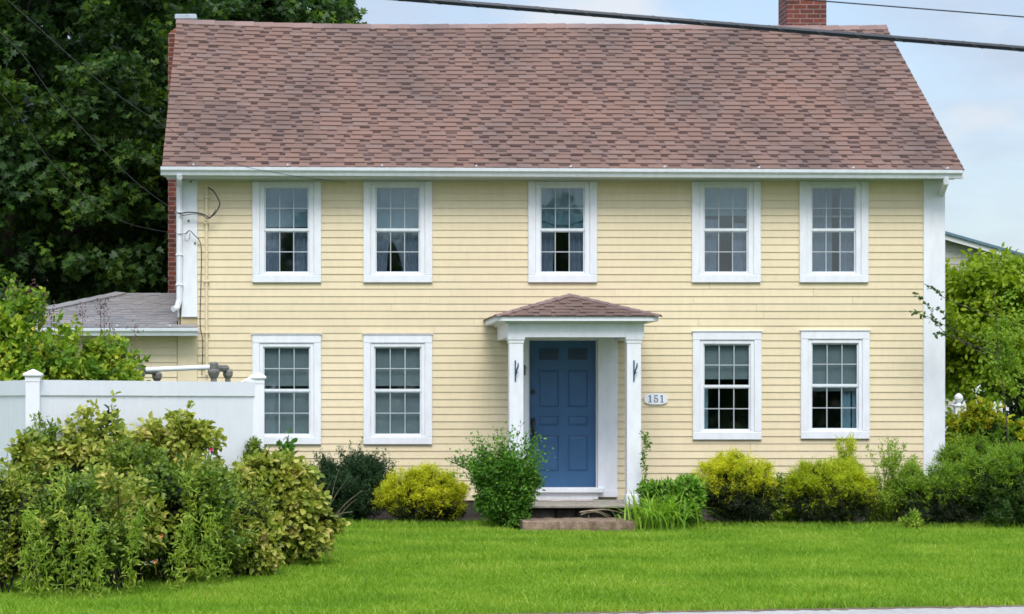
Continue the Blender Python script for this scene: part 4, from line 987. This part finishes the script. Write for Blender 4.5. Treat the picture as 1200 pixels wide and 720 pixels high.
def blades(name, parent, mat, c, rs, n, ln, wd, lean=.7, spread=.12, seg=5):
    """arching strap leaves"""
    V = []; F = []; Z = []
    for q in range(n):
        a = rs.uniform(0, 2*math.pi); L_ = ln*rs.uniform(.55,1.1); w = wd*rs.uniform(.7,1.2); b = np.array([c[0]+rs.normal(0,spread), c[1]+rs.normal(0,spread*.8), c[2]]); o = lean*rs.uniform(.3,1.2)
        dx, dy = math.cos(a), math.sin(a); s = np.array([-dy, dx, 0]); b0 = len(V)
        for k in range(seg+1):
            t = k/seg; hr = L_*o*(t**1.7)*.75; z = L_*(t - .55*o*t**2.6)
            p = b+np.array([dx*hr, dy*hr, z]); ww = w*(1-t**2.5)*(.6+.8*t*(1-t)*2)
            p[2] = max(p[2], .02); V.append(p-s*ww/2+np.array([0,0,.12*ww])); V.append(p); V.append(p+s*ww/2+np.array([0,0,.12*ww]))
        for k in range(seg):
            for j in (0,1): F += [b0+k*3+j, b0+k*3+j+1, b0+(k+1)*3+j+1, b0+(k+1)*3+j]; Z.append(4)
    return link(name, V, F, Z, mat, parent)
rs = np.random.RandomState(77)
y = -2.75
lil = empty('daylily_clump', (wx(770, y), y, 0), 'clump of arching bright green strap leaves beside the stone step', 'plant')
blades('foliage', lil, M['lily'], (wx(768, y), y, .04), rs, 230, .66, .030, 1.25, .17)
shrub('leafy_perennial', 'light green leafy plant between the lily clump and the rounded golden cypress', 787, 29.7, 70, 560, M['spirea_bright'], 113, n=460, per=14, ll=.085, lw=.038, group=GF, inner=M['green_mid'])
# climber on the right column
y = -1.9; m = MB(); vp = [P(752,575,y), P(757,555,y), P(753,535,y), P(759,520,y), P(754,508,y)]
cl = empty('climbing_vine', (wx(755,y), y, 0), 'thin green vine climbing beside the right porch column', 'vine')
m.tube(curve(vp), .004, 5); m.build('stem', M['green_mid'], cl); pts = np.array([list(p) for p in curve(vp, 9)])
leaves('foliage', cl, M['spirea'], pts, norm(rs.normal(0,1,pts.shape)+np.array([.3,-.3,.6])), rs, .06, 5, .05, .028, T_DIAM, 1.0, .5, 0, .02)
# dead twigs on the landing edge, dry stems by the yew
m = MB()
for k in range(6):
    a = Vector(P(683+rng.uniform(-4,6), 603+rng.uniform(-3,2), -1.95)); b = Vector(P(716+rng.uniform(-14,20), 603+rng.uniform(-4,5), -1.98)); c = a.lerp(b,.5)+Vector((0,-.05,.05)); m.tube(curve([a,c,b],4), [.006-.0005*j for j in range(9)], 4, False)
m.tube([P(690,604,-1.96), P(690,608,-1.96), (wx(692,-1.96), -1.96, .1)], .006, 4)
m.build('dry_twig', M['bark_pale'], label='few dry twigs caught against the darkened base under the landing', cat='twigs')
dr = MB()
for a, b in (((385,600),(397,550)),((380,606),(408,560)),((392,614),(418,585)),((388,610),(425,575)),((383,612),(413,600)),((395,608),(405,590)),((378,590),(390,560))):
    p, q = Vector(P(*a,-7.6)), Vector(P(*b,-7.9)); dr.tube(curve([p, p.lerp(q,.5)+Vector((0,0,.03)), q], 4), [.0055-.0004*j for j in range(9)], 4, False)
dr.tube([(wx(386,-7.6), -7.6, 0), P(386,612,-7.6)], .006, 4); dr.tube([(wx(386,-7.6), -7.6, .25), P(378,590,-7.6)], .005, 4)
dr.build('dead_shrub', M['bark_pale'], label='bare pale stems sticking out right of the front shrub mass', cat='dead shrub')

# front left mass: several shrubs of different kind in front of the fence
GM = 'mixed shrubs in front of the white fence'
shrub('large_leaf_shrub', 'yellowing broad leaved shrub at the right end of the front mass', 318, 22.8, 126, 538, M['yellowing'], 201, n=1000, clumps=60, per=11, ll=.085, lw=.058, T=T_OVAL, group=GM, deep=.5, amp=.3, droop=.6, spread=.8, tw=.2, inner=M['green_in_shade'], scatter=.03, sprigs=10, sprig_h=.12)
shrub('tall_yellowing_shrub', 'tall yellowing shrub at the middle of the fence', 211, 21.9, 92, 488, M['yellowing'], 202, n=420, per=11, ll=.08, lw=.05, T=T_OVAL, zlow=.55, group=GM, deep=.6, amp=.4, droop=.5, tw=.2, sprigs=14, sprig_h=.14)
shrub('tall_yellowing_shrub', 'tall pointed yellowing shrub right of the left fence post', 108, 21.2, 96, 492, M['yellowing'], 203, n=520, per=11, ll=.075, lw=.045, T=T_OVAL, zlow=.5, group=GM, deep=.6, amp=.45, droop=.5, tw=.2, sprigs=26, sprig_h=.2, inner=M['green_in_shade'])
shrub('tall_yellowing_shrub', 'yellowing shrub top at the left edge beside the fence post', 30, 20.6, 50, 512, M['yellowing'], 204, n=240, per=11, ll=.075, lw=.045, T=T_OVAL, zlow=.5, group=GM, deep=.6, amp=.4, droop=.5, tw=.2, sprigs=6, sprig_h=.15)
shrub('rose_bush', 'dark green rose bush in the middle of the front mass', 205, 20.6, 150, 535, M['rose'], 205, n=760, per=13, ll=.048, lw=.032, T=T_DIAM, group=GM, deep=.5, amp=.3, tw=.16, inner=M['green_in_shade'], sprigs=30, sprig_h=.14)
shrub('rose_bush', 'dark rose bush left of centre with weeds growing through it', 82, 19.6, 150, 560, M['rose'], 206, n=740, per=13, ll=.045, lw=.03, group=GM, deep=.5, amp=.3, tw=.16, inner=M['green_in_shade'], sprigs=20, sprig_h=.2)
shrub('olive_shrub', 'olive green shrub at the far left of the shrub mass', 0, 19.4, 110, 552, M['olive'], 207, n=520, per=13, ll=.045, lw=.026, group=GM, deep=.5, amp=.35, tw=.16, inner=M['green_in_shade'], sprigs=14, sprig_h=.12)
shrub('olive_shrub', 'olive green shrub between the tall left shrub and the rose bush', 152, 20.6, 110, 522, M['olive'], 208, n=520, per=13, ll=.05, lw=.026, group=GM, deep=.6, amp=.4, tw=.18, sprigs=20, sprig_h=.16)
shrub('olive_shrub', 'olive shrub beneath the broad leaved yellowing shrub', 265, 21.3, 96, 560, M['olive'], 209, n=560, per=13, ll=.055, lw=.022, group=GM, deep=.6, amp=.4, tw=.18, sprigs=20, sprig_h=.2, inner=M['green_in_shade'])
shrub('dark_sprig_shrub', 'small dark green tuft against the foot of the right fence post', 292, 23.1, 34, 514, M['rose'], 210, n=150, per=13, ll=.05, lw=.02, zlow=.75, group=GM, sprigs=4, sprig_h=.1, upbias=1, stem_n=2)
shrub('dark_sprig_shrub', 'small dark green tuft poking up near the left fence post', 50, 20.9, 34, 494, M['rose'], 211, n=90, per=11, ll=.06, lw=.022, zlow=.9, group=GM, sprigs=5, sprig_h=.12, upbias=1)
shrub('yellowing_skirt_shrub', 'low yellowing leaves at the front right foot of the mass', 275, 21.4, 110, 596, M['yellowing'], 214, n=420, per=11, ll=.075, lw=.045, T=T_OVAL, group=GM, deep=.5, amp=.3, droop=.5, inner=M['green_in_shade'])
shrub('yellowing_skirt_shrub', 'scattered pale leaves across the middle of the front mass', 130, 19.9, 120, 548, M['yellowing'], 215, n=200, per=10, ll=.07, lw=.04, T=T_OVAL, zlow=.35, group=GM, deep=.6, amp=.4, droop=.4)
shrub('lime_sprout', 'fresh green leafy shoot standing before the lower left window', 335, 23.9, 34, 526, M['spirea'], 212, n=80, per=9, ll=.07, lw=.04, T=T_OVAL, zlow=.5, group=GM, sprigs=6, sprig_h=.2, sprig_x=.4, upbias=1)
# feathery weeds standing in front of the mass
rs = np.random.RandomState(5)
for i, (px, d, top) in enumerate(((77,19.0,552),(95,18.9,598),(150,19.2,596),(232,20.2,556),(245,20.0,604),(262,20.4,590),(120,18.8,612),(58,18.8,606),(205,19.6,610),(30,18.8,600))):
    y = d-CD; x = wx(px, y); h = wz(top, y); r = empty('tall_weed', (x, y, 0), None, 'weed', 'feathery weeds standing in front of the shrubs')
    ln = ('at the left of the front mass','in front of the left rose bush','below the olive shrub','tall beside the rose bush','short and right of the rose bush','under the yellowing shrub','low in the dark gap of the left rose bush','low at the far left','low below the middle rose bush','beside the far left shrub')[i]
    r['label'] = 'feathery yellow green weed ' + ln
    m = MB(); lean = rs.uniform(-.12,.12); pts = curve([(x,y,0),(x+lean*.4,y-.02,h*.5),(x+lean,y-.05,h)],10); m.tube(pts, [.006*(1-.8*j/(len(pts)-1)) for j in range(len(pts))], 4, False); m.build('stem', M['weed'], r)
    tp = np.array([list(p) for p in pts])[3:]; tp = np.repeat(tp, 3, axis=0)+rs.normal(0,.03,(len(tp)*3,3)); leaves('foliage', r, M['weed'], tp, norm(rs.normal(0,1,tp.shape)+np.array([0,-.3,.5])), rs, .08, 5, .07, .017, T_DIAM, .8, .5, .2, .02)
fl_lab = ('pink rose bloom low in the left rose bush', 'pink bloom near the top of the middle rose bush', 'small faded orange bloom low in the middle rose bush', 'orange pink bloom beneath the middle rose bush')
for i, (px, py, d) in enumerate(((50,611,18.85),(247,527,21.2),(189,628,19.5),(182,658,19.4))):
    y = d-CD; X, Y, Z = P(px, py, y); m = MB()
    for k in range(9):
        a = k*2.4; r = (.012+.0028*k)*.55; v0 = Vector((X,Y,Z)); dx = Vector((math.cos(a)*r, -.012-.001*k, math.sin(a)*r)); s = Vector((-math.sin(a), 0, math.cos(a)))*.009
        m.add([v0, v0+dx*.7+s, v0+dx*1.35+Vector((0,-.006,0)), v0+dx*.7-s], [(0,1,2,3)])
    m.tube([(X, Y+.01, Z), (X, Y+.10, Z-.12)], .002, 4)
    m.build('rose_bloom', M['petal'] if i < 2 else M['petal_faded'], label=fl_lab[i], cat='flower', group='pink rose blooms')

# shrub behind the fence
bf = shrub('tinged_shrub', 'loose green shrub with yellow and rusty leaves rising behind the fence at left', 14, 26.0, 150, 356, M['behind'], 301, n=900, clumps=26, per=14, ll=.085, lw=.05, T=T_OVAL, depth=.9, zlow=1.2, deep=.7, amp=.3, tw=.25, sprigs=34, sprig_h=.3, inner=M['green_mid'], cat='shrub')
bf2 = shrub('tinged_shrub', 'lower part yellow leaved shrub behind the fence beside the grey pipe', 105, 26.3, 122, 398, M['behind'], 302, n=560, clumps=22, per=13, ll=.075, lw=.045, T=T_OVAL, depth=.8, zlow=1.4, deep=.7, amp=.35, tw=.25, sprigs=18, sprig_h=.2, inner=M['green_mid'])
rs = np.random.RandomState(9)
for px, py in ((8,345),(15,338),(38,345),(50,352),(60,370),(97,372),(118,366),(122,362),(128,385),(158,392)):
    m = MB(); X, Y, Z = P(px, py, -5.9); m.tube([(X, Y, Z-.35), (X, Y, Z)], .003, 4, False)
    for k in range(26):
        o = rs.normal(0,1,3)*np.array([.035,.03,.06]); a = Vector((X+o[0], Y+o[1], Z+.02+o[2])); m.tube([a, a+Vector((rs.normal(0,.012), 0, .018))], [.006,.003], 4)
    m.build('seed_head', M['seed'], bf)

# trees
def tree(name, label, base, h0, crown, seed, mat, ncl, tw_per, leaf_per, ll, lw, T, cl_r=.55, trunk_r=.22, group=None, droop=.4, cat='tree', nlimb=26, amp=.3, deep=.55, flat=.5, zmin=-.8, keep=None, bark='bark', up=.7):
    """crown = (centre, radii); clumps of twigs around limbs that grow from the trunk"""
    rs = np.random.RandomState(seed); root = empty(name, base, label, cat, group); c, r = np.array(crown[0]), np.array(crown[1])
    cc, u = shell(rs, ncl, c, r, deep, zmin, amp, 12, .2); cc[:,2] = np.maximum(cc[:,2], .5)
    m = MB(); top = Vector(c)+Vector((0,0,r[2]*.5)); B = Vector(base); k1 = B.lerp(top,.35)+Vector((rs.normal(0,.1), rs.normal(0,.1), 0)); k2 = B.lerp(top,.7)+Vector((rs.normal(0,.2), rs.normal(0,.2), 0))
    tp = curve([B, k1, k2, top], 5); K = len(tp); m.tube(tp, [trunk_r*(1.25 if j == 0 else 1)*(1-.85*j/(K-1)) for j in range(K)], 10)
    for i in rs.choice(len(cc), min(nlimb, len(cc)), replace=False):
        e = Vector(cc[i]); t = min(.85, max(.15, (e.z-B.z)/(top.z-B.z)*.75)); s = tp[int(t*(K-1))]; kk = s.lerp(e,.5)+Vector((0,0,.06*(e-s).length)); l_ = curve([s, kk, e], 4); n_ = len(l_)
        r0 = trunk_r*.38*(1-t*.6); m.tube(l_, [r0*(1-.85*j/(n_-1)) for j in range(n_)], 6, False)
    m.build('trunk', M[bark], root)
    n = len(cc); uu = norm(rs.normal(0,1,(n*tw_per,3))+np.array([0,0,.15])); cl = np.repeat(cc, tw_per, axis=0); out = np.repeat(u, tw_per, axis=0)
    sc = np.repeat(rs.uniform(.6,1.3,n), tw_per); rad = rs.random(n*tw_per)**.45
    tips = cl + uu*np.array([1,1,flat])*(cl_r*sc*rad)[:,None]; tips[:,2] = np.maximum(tips[:,2], .2)
    dirs = norm(uu*np.array([1,1,.5])+out*.8+np.array([0,0,.1]))
    if keep is not None: s = keep(tips); tips, dirs = tips[s], dirs[s]
    leaves('crown', root, mat, tips, dirs, rs, .22, leaf_per, ll, lw, T, .9, up, droop, .05)
    return root
tree('maple_tree', 'big dark green maple at the left edge, its crown reaching beside the side wing', (-4.6, 6.5, 0), 0, ((-4.9, 6.3, 5.2), (3.7, 2.8, 5.2)), 401, M['maple'], 560, 26, 8, .135, .13, T_MAPLE, .62, .3, keep=lambda p: ~((p[:,0] > -2.0) & (p[:,1] < 5.2)))
tree('maple_tree', 'large maple standing behind the left half of the house ridge', (-1.2, 16, 0), 0, ((-2.1, 16, 7.0), (3.9, 3.4, 4.9)), 402, M['maple'], 520, 24, 8, .16, .155, T_MAPLE, .75, .35)
tree('maple_tree', 'maple with shade darkened leaves filling the gap between side wing roof and left tree', (-3.4, 11.5, 0), 0, ((-3.6, 11.5, 3.6), (4.0, 2.2, 3.6)), 403, M['maple_dark'], 330, 18, 8, .16, .15, T_MAPLE, .7, .25)
tree('light_green_tree', 'light green leafy tree right of the house in front of the neighbouring gable', (11.0, 2.6, 0), 0, ((10.85, 2.6, 2.68), (2.0, 1.5, 1.18)), 404, M['dogwood'], 360, 17, 7, .095, .06, T_OVAL, .36, .09, nlimb=22, amp=.15, flat=.5, keep=lambda p: (p[:,0] > 9.14) & (p[:,2] > 1.72))
tree('light_green_tree', 'smaller bright green tree at the far right behind the picket fence', (14.6, 12.0, 0), 0, ((14.6, 12.0, 2.3), (2.2, 1.6, 1.6)), 405, M['lime'], 180, 15, 7, .13, .085, T_OVAL, .5, .12)
shrub('hedge_shrub', 'yellow and orange tinged shrub under the light green tree by the picket fence', 1156, 32.7, 104, 470, M['orange'], 406, n=500, per=14, ll=.07, lw=.045, T=T_OVAL, lower=(.72, M['lime']), zlow=.1, inner=M['green_mid'], amp=.25, tw=.18)
shrub('dark_hedge_shrub', 'dark shaded shrub at the right edge behind the tinged shrub', 1205, 36.5, 110, 462, M['green_mid'], 407, n=420, per=13, ll=.08, lw=.05, T=T_OVAL, inner=M['yew'], amp=.25)
# branch reaching in front of the corner board
rs = np.random.RandomState(15); m = MB()
br = empty('reaching_branch_tree', (9.75, -.6, 0), 'slender leafy twigs reaching in front of the white right corner board', 'young tree')
y = -.6; tr = curve([(9.75,y,0),(9.72,y,1.3),(9.6,y,2.4),(9.55,y,3.2)], 5); m.tube(tr, [.012*(1-.7*j/(len(tr)-1)) for j in range(len(tr))], 6)
br_t = []
for a, b in (((1110,392),(1075,344)),((1115,385),(1070,366)),((1112,352),(1088,335)),((1118,395),(1096,392)),((1125,400),(1100,360))):
    s = Vector(P(*a,y)); st = Vector((9.6,y,max(1.6, s.z-.25))); e = Vector(P(*b,y-.15)); c = curve([st, s, s.lerp(e,.6)+Vector((0,0,.02)), e], 6); m.tube(c, [.006*(1-.7*j/(len(c)-1)) for j in range(len(c))], 5, False); br_t += [list(p) for p in c[8:]]
m.build('trunk', M['bark'], br); br_t = np.array(br_t)
leaves('crown', br, M['green_mid'], br_t, norm(rs.normal(0,1,br_t.shape)*np.array([1,.6,.4])+np.array([-.5,-.2,.1])), rs, .02, 3, .058, .034, T_OVAL, .9, .6, .1, .012)
c2, u2 = shell(rs, 120, (9.75,y+.1,2.3), (.42,.35,.9), .8, -.9); c2 = c2[c2[:,0] > 9.3]; leaves('leaf_cluster', br, M['lime'], c2, norm(c2-np.array([9.7,y,2.0])), rs, .12, 9, .062, .036, T_OVAL, .9, .6, .1, .04)

# unseen wood added behind the viewpoint for the panes to mirror
rs = np.random.RandomState(66); n = 26000; x = rs.uniform(-55, 75, n); top = 7.2+1.6*np.sin(x*.21)+1.1*np.sin(x*.53+1)+.6*np.sin(x*1.3)
c = np.stack([x, -62-5*rs.random(n)+1.2*np.sin(x*.8), .3+top*rs.random(n)**.75], 1); d = norm(rs.normal(0,1,(n,3))); nr = norm(rs.normal(0,.6,(n,3))+np.array([0,.6,.5]))
v, i, sz = leaf_arrays(c, d, nr, rs.uniform(.5,1.0,n), rs.uniform(.4,.8,n), T_DIAM); g = link('unseen_wood', v, i, sz, M['maple']); props(g, 'unseen wood added across the street for the panes to mirror', 'wood', kind='stuff')
# ------------------------------------------------------------------ grass
rs = np.random.RandomState(1)
def grass(n, x0, x1, y0, y1, h, w, seed, mask=None):
    rs = np.random.RandomState(seed); y = y0+(y1-y0)*rs.random(n); d = y+CD
    xl = np.maximum(x0, (-30-PX0)*d/FPX); xr = (1230-PX0)*d/FPX; x = xl+(xr-xl)*rs.random(n)
    s = y > edge_y(x)+rs.normal(0,.02,n)+.01
    if mask is not None: s &= mask(x, y)
    x, y = x[s], y[s]; n = len(x)
    pn = np.sin(x*1.3+y*.7)*np.sin(y*1.1-x*.9)*.12+np.sin(x*4.1+1+y)*np.sin(y*2.3-x*1.7)*.12
    H = h*(1+pn)*rs.uniform(.5,1.35,n); a = rs.uniform(0,2*math.pi,n); ln = H*rs.uniform(.1,.9,n); b = rs.uniform(0,2*math.pi,n)
    c = np.stack([x,y,np.zeros(n)],1); s_ = np.stack([np.cos(a),np.sin(a)*.5,np.zeros(n)],1)*(w*rs.uniform(.6,1.4,n))[:,None]/2
    mid_ = c+np.stack([np.cos(b)*ln*.35,np.sin(b)*ln*.35,H*.6],1); tip = c+np.stack([np.cos(b)*ln,np.sin(b)*ln,H],1)
    v = np.stack([c-s_,c+s_,mid_+s_*.8,tip,mid_-s_*.8],1).reshape(-1,3); idx = (np.arange(n)[:,None]*5+np.array([0,1,2,3,4])[None,:]).ravel()
    return v, idx, np.full(n,5)
bedm = lambda x, y: ~((x > 2.85) & (x < 4.4) & (y > -3.06)) & ~((x > .6) & (y > -1.95+.18*np.sin(x*2.1)+.1*np.sin(x*5.3)))
v1, i1, s1 = grass(340000, -8, 12, -15.0, -1.6, .055, .011, 1, bedm)
v2, i2, s2 = grass(26000, -8, 12, -2.5, -1.6, .10, .010, 2, lambda x, y: (x > .6) & ~((x > 2.8) & (x < 4.5) & (y > -3.3)))
v3, i3, s3 = grass(1800, -8, 12, -13.8, -3.0, .11, .011, 3, bedm)
v = np.concatenate([v1,v2,v3]); i = np.concatenate([i1,i2+len(v1),i3+len(v1)+len(v2)]); g = link('lawn_grass', v, i, np.concatenate([s1,s2,s3]), M['grass']); props(g, 'bright green mown lawn between the shrubs and the sidewalk', 'grass', kind='stuff')
